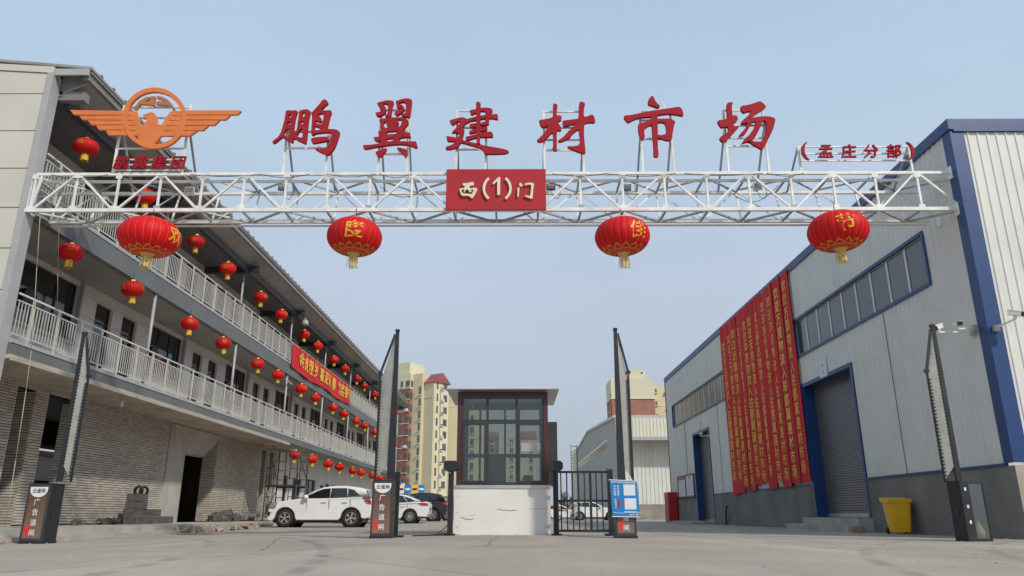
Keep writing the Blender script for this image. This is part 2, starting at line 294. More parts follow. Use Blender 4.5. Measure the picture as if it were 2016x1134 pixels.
# ------------------------------------------------------------------ mesh helpers
WO = {}
class MB:
    def __init__(s): s.v = []; s.f = []; s.smooth = False
    def add(s, vs, fs):
        k = len(s.v); s.v += [tuple(x) for x in vs]; s.f += [tuple(i+k for i in f) for f in fs]; return s
    def box(s, a, b):
        x0, y0, z0 = (min(a[i], b[i]) for i in range(3)); x1, y1, z1 = (max(a[i], b[i]) for i in range(3))
        return s.add([(x0,y0,z0),(x1,y0,z0),(x1,y1,z0),(x0,y1,z0),(x0,y0,z1),(x1,y0,z1),(x1,y1,z1),(x0,y1,z1)],
                     [(0,3,2,1),(4,5,6,7),(0,1,5,4),(1,2,6,5),(2,3,7,6),(3,0,4,7)])
    def bar(s, p, q, w, h=None, up=None):
        p = Vector(p); q = Vector(q); d = (q-p).normalized(); h = h or w
        u = Vector(up) if up else (Vector((0, 0, 1)) if abs(d.z) < 0.99 else Vector((0, 1, 0)))
        a = d.cross(u).normalized()*w/2; b = a.cross(d).normalized()*h/2
        return s.add([p-a-b, p+a-b, p+a+b, p-a+b, q-a-b, q+a-b, q+a+b, q-a+b], [(0,1,2,3),(7,6,5,4),(0,4,5,1),(1,5,6,2),(2,6,7,3),(3,7,4,0)])
    def tube(s, p, q, r, n=8, r2=None):
        p = Vector(p); q = Vector(q); d = (q-p).normalized(); u = Vector((0, 0, 1)) if abs(d.z) < 0.9 else Vector((1, 0, 0))
        a = d.cross(u).normalized(); b = a.cross(d); r2 = r if r2 is None else r2
        vs = [p+(a*math.cos(t)+b*math.sin(t))*r for t in [2*math.pi*i/n for i in range(n)]]+[q+(a*math.cos(t)+b*math.sin(t))*r2 for t in [2*math.pi*i/n for i in range(n)]]
        return s.add(vs, [(i, (i+1) % n, n+(i+1) % n, n+i) for i in range(n)]+[tuple(range(n-1, -1, -1)), tuple(range(n, 2*n))])
    def path(s, pts, r, n=6):
        for a, b in zip(pts[:-1], pts[1:]): s.tube(a, b, r, n)
        return s
    def lathe(s, c, prof, n=24, axis='z'):
        c = Vector(c); k = len(prof); vs = []
        for i in range(n):
            t = 2*math.pi*i/n
            for r, h in prof:
                if axis == 'z': vs.append(c+Vector((r*math.cos(t), r*math.sin(t), h)))
                else: vs.append(c+Vector((r*math.cos(t), h, r*math.sin(t))))
        fs = [(i*k+j, ((i+1) % n)*k+j, ((i+1) % n)*k+j+1, i*k+j+1) for i in range(n) for j in range(k-1)]
        return s.add(vs, fs)
    def prism(s, pts, off):
        off = Vector(off); n = len(pts); vs = [Vector(p) for p in pts]; vs += [v+off for v in vs]
        return s.add(vs, [tuple(range(n)), tuple(range(2*n-1, n-1, -1))]+[(i, i+n, (i+1) % n+n, (i+1) % n) for i in range(n)])
    def build(s, name, m, parent=None, label=None, kind=None, smooth=False, fix=False):
        o = Vector(WO.get(parent.name, (0, 0, 0))) if parent else Vector((0, 0, 0))
        me = bpy.data.meshes.new(name); me.from_pydata([(x-o.x, y-o.y, z-o.z) for x, y, z in s.v], [], s.f); me.materials.append(m)
        if fix:
            b = bmesh.new(); b.from_mesh(me); bmesh.ops.recalc_face_normals(b, faces=b.faces); b.to_mesh(me); b.free()
        if smooth: me.polygons.foreach_set('use_smooth', [True]*len(me.polygons))
        return link(name, me, parent, label, kind)
def link(name, me, parent=None, label=None, kind=None, loc=(0, 0, 0)):
    ob = bpy.data.objects.new(name, me); COL.objects.link(ob); ob.location = loc
    if parent: ob.parent = parent; WO[ob.name] = Vector(WO.get(parent.name, (0, 0, 0)))+Vector(loc)
    else: WO[ob.name] = Vector(loc)
    if label: ob['label'] = label
    if kind: ob['kind'] = kind
    return ob
def thing(name, label, cat, loc=(0, 0, 0), group=None, local=False, kind=None):
    e = bpy.data.objects.new(name, None); COL.objects.link(e); e.location = loc; e.empty_display_size = 0.3
    e['label'] = label; e['category'] = cat
    if group: e['group'] = group
    if kind: e['kind'] = kind
    WO[e.name] = Vector((0, 0, 0)) if local else Vector(loc)
    return e
def group_part(name, parent, loc=None):
    """an Empty part that carries sub-parts"""
    e = bpy.data.objects.new(name, None); COL.objects.link(e); e.parent = parent; WO[e.name] = Vector(WO[parent.name]); e.empty_display_size = 0.2
    return e
def tag(o, label, cat, group=None, kind=None):
    o['label'] = label; o['category'] = cat
    if group: o['group'] = group
    if kind: o['kind'] = kind
    return o
def boxo(name, a, b, m, parent=None, **k): return MB().box(a, b).build(name, m, parent, **k)
_unit = {}
def unit_cube(m):
    if m.name not in _unit:
        me = bpy.data.meshes.new('unit_'+m.name); b = MB().box((-.5, -.5, -.5), (.5, .5, .5)); me.from_pydata(b.v, [], b.f); me.materials.append(m); _unit[m.name] = me
    return _unit[m.name]
def piece(name, m, parent, c, size, rot=None, label=None):
    """a box-shaped piece sharing one mesh; c is its world centre"""
    o = Vector(c)-Vector(WO[parent.name]); ob = bpy.data.objects.new(name, unit_cube(m)); COL.objects.link(ob); ob.parent = parent
    ob.location = o; ob.scale = size
    if rot: ob.rotation_euler = rot
    if label: ob['label'] = label
    return ob
def barp(name, m, parent, p, q, w, h=None):
    p = Vector(p); q = Vector(q); d = q-p; o = (p+q)/2-Vector(WO[parent.name]); ob = bpy.data.objects.new(name, unit_cube(m)); COL.objects.link(ob); ob.parent = parent
    ob.rotation_mode = 'QUATERNION'; ob.rotation_quaternion = d.to_track_quat('Z', 'Y'); ob.location = o; ob.scale = (w, h or w, d.length)
    return ob
def kids(o): return [c for c in bpy.data.objects if c.parent == o]
_kids = {}
def copy_tree(o, parent=None):
    c = o.copy(); COL.objects.link(c)
    if parent: c.parent = parent
    WO[c.name] = WO.get(o.name, Vector((0, 0, 0)))
    if o.name not in _kids: _kids[o.name] = list(o.children)
    for ch in _kids[o.name]: copy_tree(ch, c)
    return c
# text and traced outlines -> mesh
_tx = {}
def text_raw(s, off, ext):
    k = (s, off, ext)
    if k not in _tx:
        c = bpy.data.curves.new('t', 'FONT'); c.body = s; c.size = 1; c.offset = off; c.extrude = ext; c.resolution_u = 2
        o = bpy.data.objects.new('t', c); COL.objects.link(o); dg = bpy.context.evaluated_depsgraph_get()
        me = bpy.data.meshes.new_from_object(o.evaluated_get(dg)); bpy.data.objects.remove(o); bpy.data.curves.remove(c)
        _tx[k] = ([tuple(v.co) for v in me.vertices], [tuple(p.vertices) for p in me.polygons]); bpy.data.meshes.remove(me)
    return _tx[k]
def text_mb(mb, s, size, org, ux, uy, off=0.0, ext=0.0, sx=1.0, shear=0.0, fn=None, center=True):
    vs, fs = text_raw(s, off, ext/size if size else 0)
    if not vs: return mb
    x0 = min(v[0] for v in vs); x1 = max(v[0] for v in vs); cx = (x0+x1)/2 if center else 0
    ux = Vector(ux); uy = Vector(uy); nz = ux.cross(uy); org = Vector(org); out_ = []
    for x, y, z in vs:
        p = org+ux*((x-cx)*sx+shear*(y-.37))*size+uy*(y-.37)*size+nz*z*size
        out_.append(fn(p) if fn else p)
    return mb.add(out_, fs)
def chaikin(pts):
    o = []
    for i in range(len(pts)):
        a = pts[i]; b = pts[(i+1) % len(pts)]
        o.append((a[0]*.8+b[0]*.2, a[1]*.8+b[1]*.2)); o.append((a[0]*.2+b[0]*.8, a[1]*.2+b[1]*.8))
    return o
def outline_mb(mb, loops, y, depth, smooth=True):
    """closed outlines (first = outer, rest = holes) in X,Z metres -> solid of the given depth, front face at y"""
    c = bpy.data.curves.new('c', 'CURVE'); c.dimensions = '2D'; c.fill_mode = 'BOTH'; c.extrude = depth/2
    for lp in loops:
        pts = chaikin(lp) if smooth else lp
        s = c.splines.new('POLY'); s.points.add(len(pts)-1)
        for i, p in enumerate(pts): s.points[i].co = (p[0], p[1], 0, 1)
        s.use_cyclic_u = True
    o = bpy.data.objects.new('c', c); COL.objects.link(o); dg = bpy.context.evaluated_depsgraph_get()
    me = bpy.data.meshes.new_from_object(o.evaluated_get(dg)); bpy.data.objects.remove(o); bpy.data.curves.remove(c)
    mb.add([(v.co.x, y+depth/2-v.co.z, v.co.y) for v in me.vertices], [tuple(p.vertices) for p in me.polygons]); bpy.data.meshes.remove(me)
    return mb
def sstep(a, b, x):
    t = max(0, min(1, (x-a)/(b-a))); return t*t*(3-2*t)
def gz(x, y):
    return 0.05*math.exp(-(x/4.0)**2)*math.exp(-((y-17)/6.0)**2) - 0.05*sstep(-5.5, -9, x)*(1-sstep(24, 32, y)) + 0.12*sstep(33, 45, y)*(1-sstep(-2.0, 5, x))
# traced sign outlines, metres in X,Z on the sign plane
GLY={"peng":[[[[-5.69,10.08],[-5.65,10.1],[-5.53,10.09],[-5.43,10.1],[-5.4,10.07],[-5.42,10.0],[-5.44,9.88],[-5.45,9.72],[-5.45,9.56],[-5.46,9.4],[-5.44,9.34],[-5.44,9.22],[-5.47,9.21],[-5.57,9.27],[-5.65,9.33],[-5.72,9.36],[-5.79,9.29],[-5.87,9.21],[-5.93,9.19],[-5.95,9.23],[-5.88,9.3],[-5.8,9.38],[-5.76,9.48],[-5.73,9.62],[-5.7,9.83],[-5.69,10.01]],[[-5.61,9.96],[-5.58,9.99],[-5.54,9.97],[-5.53,9.93],[-5.56,9.89],[-5.6,9.9],[-5.62,9.92]],[[-5.64,9.75],[-5.6,9.78],[-5.54,9.78],[-5.53,9.72],[-5.58,9.7],[-5.63,9.72]],[[-5.63,9.58],[-5.54,9.58],[-5.54,9.5],[-5.55,9.37],[-5.6,9.37],[-5.65,9.4],[-5.69,9.43],[-5.68,9.49],[-5.65,9.55]]],[[[-5.35,10.09],[-5.26,10.12],[-5.17,10.13],[-5.1,10.09],[-5.08,10.06],[-5.1,9.98],[-5.11,9.85],[-5.11,9.69],[-5.11,9.49],[-5.11,9.32],[-5.12,9.19],[-5.14,9.18],[-5.23,9.22],[-5.33,9.27],[-5.39,9.32],[-5.44,9.31],[-5.46,9.36],[-5.44,9.42],[-5.4,9.5],[-5.37,9.59],[-5.37,9.75],[-5.36,9.91],[-5.36,10.05]],[[-5.27,10.05],[-5.23,10.05],[-5.21,9.92],[-5.24,9.91],[-5.28,9.91],[-5.28,9.98]],[[-5.3,9.79],[-5.23,9.79],[-5.22,9.74],[-5.24,9.71],[-5.29,9.71],[-5.31,9.74]],[[-5.3,9.57],[-5.23,9.59],[-5.22,9.46],[-5.22,9.34],[-5.28,9.35],[-5.36,9.38],[-5.37,9.41],[-5.34,9.45],[-5.32,9.51]]],[[[-4.77,10.41],[-4.7,10.39],[-4.65,10.31],[-4.7,10.26],[-4.78,10.17],[-4.82,10.1],[-4.72,10.08],[-4.59,10.11],[-4.55,10.06],[-4.58,9.96],[-4.6,9.85],[-4.62,9.72],[-4.64,9.58],[-4.54,9.58],[-4.42,9.57],[-4.34,9.53],[-4.31,9.49],[-4.33,9.38],[-4.36,9.24],[-4.4,9.09],[-4.46,8.98],[-4.52,8.9],[-4.56,8.87],[-4.63,8.9],[-4.75,8.95],[-4.85,9.01],[-4.9,9.05],[-4.83,9.06],[-4.73,9.04],[-4.64,9.04],[-4.59,9.08],[-4.54,9.19],[-4.51,9.32],[-4.51,9.43],[-4.53,9.48],[-4.62,9.49],[-4.76,9.48],[-4.9,9.46],[-4.98,9.41],[-5.01,9.43],[-5.02,9.53],[-5.02,9.72],[-5.02,9.85],[-5.04,9.96],[-5.06,10.01],[-5.01,10.08],[-4.93,10.19],[-4.86,10.29],[-4.81,10.38]],[[-4.9,9.93],[-4.87,10.0],[-4.8,10.02],[-4.75,9.99],[-4.74,9.91],[-4.75,9.8],[-4.77,9.7],[-4.87,9.73],[-4.94,9.75],[-4.93,9.82],[-4.81,9.76],[-4.78,9.82],[-4.81,9.9],[-4.85,9.93]],[[-4.94,9.67],[-4.84,9.63],[-4.75,9.57],[-4.85,9.55],[-4.95,9.54],[-4.95,9.61]]],[[[-5.0,9.33],[-4.87,9.36],[-4.71,9.37],[-4.61,9.37],[-4.56,9.29],[-4.58,9.25],[-4.67,9.25],[-4.83,9.21],[-4.96,9.19],[-5.0,9.25]]]],"yi":[[[[-3.44,10.3],[-3.34,10.33],[-3.22,10.37],[-3.11,10.37],[-3.03,10.35],[-3.02,10.31],[-3.05,10.2],[-3.06,10.07],[-3.07,9.91],[-3.13,9.9],[-3.21,9.92],[-3.23,9.97],[-3.16,9.98],[-3.15,10.07],[-3.16,10.2],[-3.17,10.26],[-3.24,10.29],[-3.3,10.26],[-3.24,10.21],[-3.2,10.15],[-3.21,10.03],[-3.28,9.97],[-3.37,9.92],[-3.43,9.94],[-3.47,10.03],[-3.38,10.04],[-3.28,10.09],[-3.36,10.13],[-3.36,10.17],[-3.41,10.24]]],[[[-2.98,10.34],[-2.9,10.38],[-2.79,10.42],[-2.7,10.43],[-2.6,10.41],[-2.57,10.38],[-2.57,10.28],[-2.58,10.14],[-2.59,9.99],[-2.61,9.9],[-2.69,9.91],[-2.8,9.94],[-2.83,9.98],[-2.76,10.0],[-2.71,10.03],[-2.71,10.15],[-2.72,10.28],[-2.76,10.33],[-2.83,10.33],[-2.91,10.28],[-2.83,10.25],[-2.77,10.21],[-2.74,10.12],[-2.8,10.04],[-2.88,9.97],[-2.93,9.95],[-2.99,10.0],[-2.99,10.03],[-2.89,10.1],[-2.82,10.14],[-2.78,10.17],[-2.89,10.15],[-2.95,10.19],[-2.95,10.27],[-2.97,10.31]]],[[[-3.37,9.84],[-3.23,9.87],[-3.07,9.89],[-2.88,9.9],[-2.75,9.9],[-2.68,9.86],[-2.62,9.76],[-2.66,9.68],[-2.73,9.59],[-2.77,9.57],[-2.71,9.5],[-2.71,9.48],[-2.59,9.48],[-2.55,9.35],[-2.63,9.35],[-2.73,9.35],[-2.82,9.33],[-2.85,9.28],[-2.86,9.24],[-2.72,9.24],[-2.57,9.23],[-2.43,9.24],[-2.4,9.17],[-2.38,9.07],[-2.42,9.06],[-2.53,9.11],[-2.68,9.15],[-2.82,9.16],[-2.99,9.15],[-3.19,9.12],[-3.4,9.09],[-3.56,9.05],[-3.68,9.03],[-3.71,9.07],[-3.72,9.14],[-3.58,9.14],[-3.43,9.16],[-3.28,9.19],[-3.29,9.27],[-3.37,9.24],[-3.44,9.27],[-3.48,9.35],[-3.37,9.36],[-3.34,9.37],[-3.36,9.44],[-3.36,9.52],[-3.28,9.53],[-3.31,9.6],[-3.33,9.72]],[[-3.25,9.73],[-3.22,9.77],[-3.14,9.8],[-3.18,9.75],[-3.17,9.68],[-3.11,9.63],[-3.16,9.6],[-3.21,9.62],[-3.24,9.67]],[[-2.9,9.84],[-2.82,9.84],[-2.79,9.8],[-2.81,9.71],[-2.84,9.64],[-2.95,9.64],[-2.9,9.67],[-2.87,9.73],[-2.88,9.79]],[[-3.18,9.48],[-3.12,9.51],[-2.89,9.53],[-2.89,9.5],[-2.93,9.44],[-3.06,9.43],[-3.19,9.43]],[[-3.16,9.31],[-3.06,9.32],[-2.98,9.33],[-2.98,9.28],[-3.0,9.25],[-3.08,9.23],[-3.15,9.25]]],[[[-3.41,8.95],[-3.32,8.99],[-3.21,9.04],[-3.15,9.06],[-3.13,9.03],[-3.18,8.95],[-3.23,8.88],[-3.27,8.83],[-3.32,8.82],[-3.37,8.86]]],[[[-2.89,9.08],[-2.79,9.06],[-2.69,9.04],[-2.63,8.99],[-2.63,8.92],[-2.65,8.82],[-2.67,8.82],[-2.74,8.9],[-2.81,8.98],[-2.88,9.04]]]],"jian":[[[[-0.97,10.32],[-0.92,10.33],[-0.85,10.29],[-0.86,10.07],[-0.85,9.74],[-0.86,9.42],[-0.86,9.18],[-0.85,9.16],[-0.94,9.16],[-0.95,9.42],[-0.96,9.74],[-0.97,10.07]]],[[[-1.13,10.09],[-0.98,10.12],[-0.84,10.16],[-0.66,10.16],[-0.58,10.13],[-0.55,10.08],[-0.59,10.01],[-0.62,9.96],[-0.64,9.85],[-0.64,9.72],[-0.66,9.69],[-0.85,9.66],[-0.85,9.74],[-0.73,9.77],[-0.72,9.9],[-0.73,10.03],[-0.76,10.07],[-0.84,10.07],[-0.95,10.03],[-1.09,9.96],[-1.11,10.03]]],[[[-1.19,9.85],[-0.98,9.91],[-0.78,9.95],[-0.6,9.97],[-0.45,9.99],[-0.42,9.94],[-0.42,9.86],[-0.44,9.84],[-0.57,9.87],[-0.75,9.87],[-0.95,9.82],[-1.09,9.8],[-1.19,9.74],[-1.24,9.79]]],[[[-1.13,9.71],[-0.98,9.73],[-0.94,9.73],[-0.94,9.64],[-0.97,9.63],[-1.08,9.61],[-1.11,9.65]]],[[[-1.13,9.52],[-0.97,9.59],[-0.72,9.64],[-0.68,9.63],[-0.68,9.56],[-0.72,9.53],[-0.94,9.5],[-1.1,9.45],[-1.13,9.48]]],[[[-1.22,9.36],[-1.0,9.42],[-0.77,9.48],[-0.61,9.51],[-0.56,9.48],[-0.54,9.42],[-0.54,9.36],[-0.64,9.36],[-0.8,9.36],[-0.97,9.34],[-1.14,9.28],[-1.19,9.28],[-1.21,9.32]]],[[[-1.62,9.82],[-1.5,9.86],[-1.31,9.91],[-1.25,9.89],[-1.17,9.85],[-1.19,9.76],[-1.25,9.69],[-1.31,9.6],[-1.25,9.57],[-1.25,9.52],[-1.27,9.4],[-1.3,9.28],[-1.21,9.26],[-1.05,9.21],[-0.87,9.17],[-0.77,9.13],[-0.57,9.09],[-0.35,9.05],[-0.21,9.01],[-0.15,8.97],[-0.16,8.94],[-0.25,8.91],[-0.45,8.9],[-0.64,8.9],[-0.72,8.89],[-0.75,8.93],[-0.79,9.01],[-0.84,9.06],[-0.94,9.1],[-1.08,9.14],[-1.23,9.19],[-1.32,9.21],[-1.35,9.18],[-1.39,9.1],[-1.48,9.06],[-1.58,9.03],[-1.68,9.03],[-1.7,9.06],[-1.68,9.1],[-1.58,9.13],[-1.5,9.18],[-1.45,9.24],[-1.54,9.25],[-1.65,9.25],[-1.68,9.31],[-1.69,9.39],[-1.57,9.37],[-1.39,9.33],[-1.37,9.42],[-1.39,9.48],[-1.45,9.49],[-1.55,9.48],[-1.55,9.5],[-1.49,9.57],[-1.41,9.66],[-1.37,9.74],[-1.35,9.78],[-1.4,9.8],[-1.45,9.77],[-1.54,9.69],[-1.6,9.76]]]],"cai":[[[[0.94,10.26],[0.99,10.27],[1.05,10.24],[1.06,10.21],[1.04,10.11],[1.03,9.93],[1.11,9.94],[1.15,9.91],[1.15,9.85],[1.14,9.81],[1.07,9.77],[1.03,9.74],[1.08,9.7],[1.13,9.62],[1.14,9.55],[1.13,9.52],[1.03,9.53],[1.02,9.26],[1.02,8.98],[0.99,8.97],[0.92,9.0],[0.93,9.18],[0.93,9.47],[0.89,9.45],[0.8,9.34],[0.71,9.26],[0.64,9.21],[0.56,9.22],[0.53,9.26],[0.59,9.31],[0.69,9.42],[0.77,9.54],[0.83,9.66],[0.76,9.64],[0.68,9.61],[0.63,9.66],[0.59,9.79],[0.61,9.81],[0.74,9.83],[0.87,9.86],[0.94,9.9]]],[[[1.59,10.31],[1.67,10.32],[1.74,10.28],[1.74,10.23],[1.71,10.14],[1.7,9.9],[1.77,9.9],[1.89,9.96],[1.94,9.94],[1.97,9.84],[1.98,9.77],[1.96,9.74],[1.83,9.75],[1.71,9.72],[1.7,9.57],[1.69,9.41],[1.7,9.17],[1.72,8.92],[1.67,8.9],[1.57,8.93],[1.43,8.99],[1.31,9.05],[1.27,9.09],[1.38,9.09],[1.52,9.1],[1.58,9.16],[1.59,9.32],[1.57,9.45],[1.57,9.55],[1.53,9.54],[1.43,9.46],[1.34,9.33],[1.24,9.27],[1.13,9.22],[1.05,9.22],[1.07,9.26],[1.19,9.35],[1.3,9.49],[1.42,9.62],[1.49,9.71],[1.37,9.69],[1.21,9.63],[1.17,9.72],[1.17,9.79],[1.31,9.81],[1.46,9.83],[1.57,9.85]]]],"shi":[[[[3.42,10.49],[3.46,10.43],[3.49,10.34],[3.54,10.26],[3.6,10.2],[3.57,10.15],[3.53,10.15],[3.46,10.19],[3.38,10.21],[3.31,10.25],[3.31,10.35],[3.36,10.43]]],[[[2.7,9.93],[2.84,9.94],[3.02,9.98],[3.22,10.03],[3.43,10.07],[3.57,10.09],[3.81,10.13],[3.98,10.16],[4.09,10.17],[4.14,10.1],[4.17,9.97],[4.15,9.92],[4.04,9.95],[3.91,9.97],[3.78,9.98],[3.62,9.96],[3.52,9.94],[3.33,9.89],[3.19,9.89],[3.03,9.86],[2.91,9.81],[2.8,9.74],[2.75,9.78],[2.69,9.87]]],[[[3.35,10.01],[3.53,10.01],[3.52,9.81],[3.51,9.57],[3.49,9.25],[3.48,9.01],[3.49,8.92],[3.48,8.81],[3.39,8.81],[3.37,8.84],[3.38,9.09],[3.37,9.41],[3.37,9.73],[3.36,9.89]]],[[[3.03,9.7],[3.17,9.75],[3.38,9.8],[3.38,9.66],[3.32,9.67],[3.25,9.63],[3.18,9.55],[3.17,9.43],[3.19,9.35],[3.14,9.27],[3.1,9.28],[3.05,9.39],[3.03,9.54]]],[[[3.5,9.84],[3.67,9.85],[3.82,9.85],[3.9,9.82],[3.96,9.75],[3.92,9.68],[3.89,9.54],[3.86,9.41],[3.85,9.3],[3.78,9.25],[3.7,9.26],[3.6,9.3],[3.47,9.33],[3.48,9.41],[3.59,9.39],[3.69,9.42],[3.72,9.5],[3.72,9.62],[3.7,9.73],[3.64,9.75],[3.55,9.75],[3.5,9.73]]]],"chang":[[[[5.27,10.27],[5.31,10.29],[5.41,10.29],[5.41,10.26],[5.38,10.2],[5.37,10.05],[5.37,9.92],[5.45,9.93],[5.49,9.89],[5.5,9.84],[5.47,9.77],[5.38,9.71],[5.38,9.62],[5.46,9.63],[5.52,9.64],[5.48,9.58],[5.39,9.48],[5.29,9.37],[5.18,9.26],[5.11,9.19],[5.06,9.21],[5.0,9.29],[5.02,9.33],[5.12,9.4],[5.2,9.45],[5.24,9.52],[5.24,9.61],[5.18,9.62],[5.08,9.59],[5.04,9.65],[4.99,9.76],[5.01,9.79],[5.16,9.81],[5.24,9.84],[5.25,10.02],[5.25,10.16]]],[[[5.61,10.19],[5.74,10.21],[5.92,10.26],[6.04,10.31],[6.1,10.32],[6.15,10.28],[6.2,10.22],[6.23,10.17],[6.19,10.13],[6.09,10.06],[5.95,9.97],[5.81,9.85],[5.94,9.88],[6.11,9.9],[6.26,9.9],[6.37,9.87],[6.42,9.82],[6.4,9.74],[6.35,9.58],[6.28,9.43],[6.19,9.27],[6.11,9.12],[6.05,9.02],[6.01,9.0],[5.94,9.05],[5.84,9.11],[5.76,9.18],[5.73,9.24],[5.85,9.21],[6.0,9.2],[6.06,9.24],[6.12,9.37],[6.17,9.5],[6.19,9.66],[6.18,9.75],[6.13,9.8],[6.1,9.77],[6.06,9.67],[5.99,9.53],[5.92,9.4],[5.85,9.29],[5.78,9.24],[5.65,9.2],[5.54,9.16],[5.54,9.18],[5.61,9.28],[5.72,9.37],[5.8,9.48],[5.88,9.59],[5.93,9.71],[5.93,9.76],[5.88,9.76],[5.84,9.72],[5.77,9.61],[5.69,9.48],[5.61,9.39],[5.48,9.37],[5.52,9.42],[5.62,9.53],[5.69,9.64],[5.74,9.72],[5.66,9.72],[5.59,9.69],[5.57,9.74],[5.61,9.79],[5.74,9.9],[5.85,10.05],[5.75,10.04],[5.65,10.0],[5.61,10.08],[5.6,10.15]]]]}
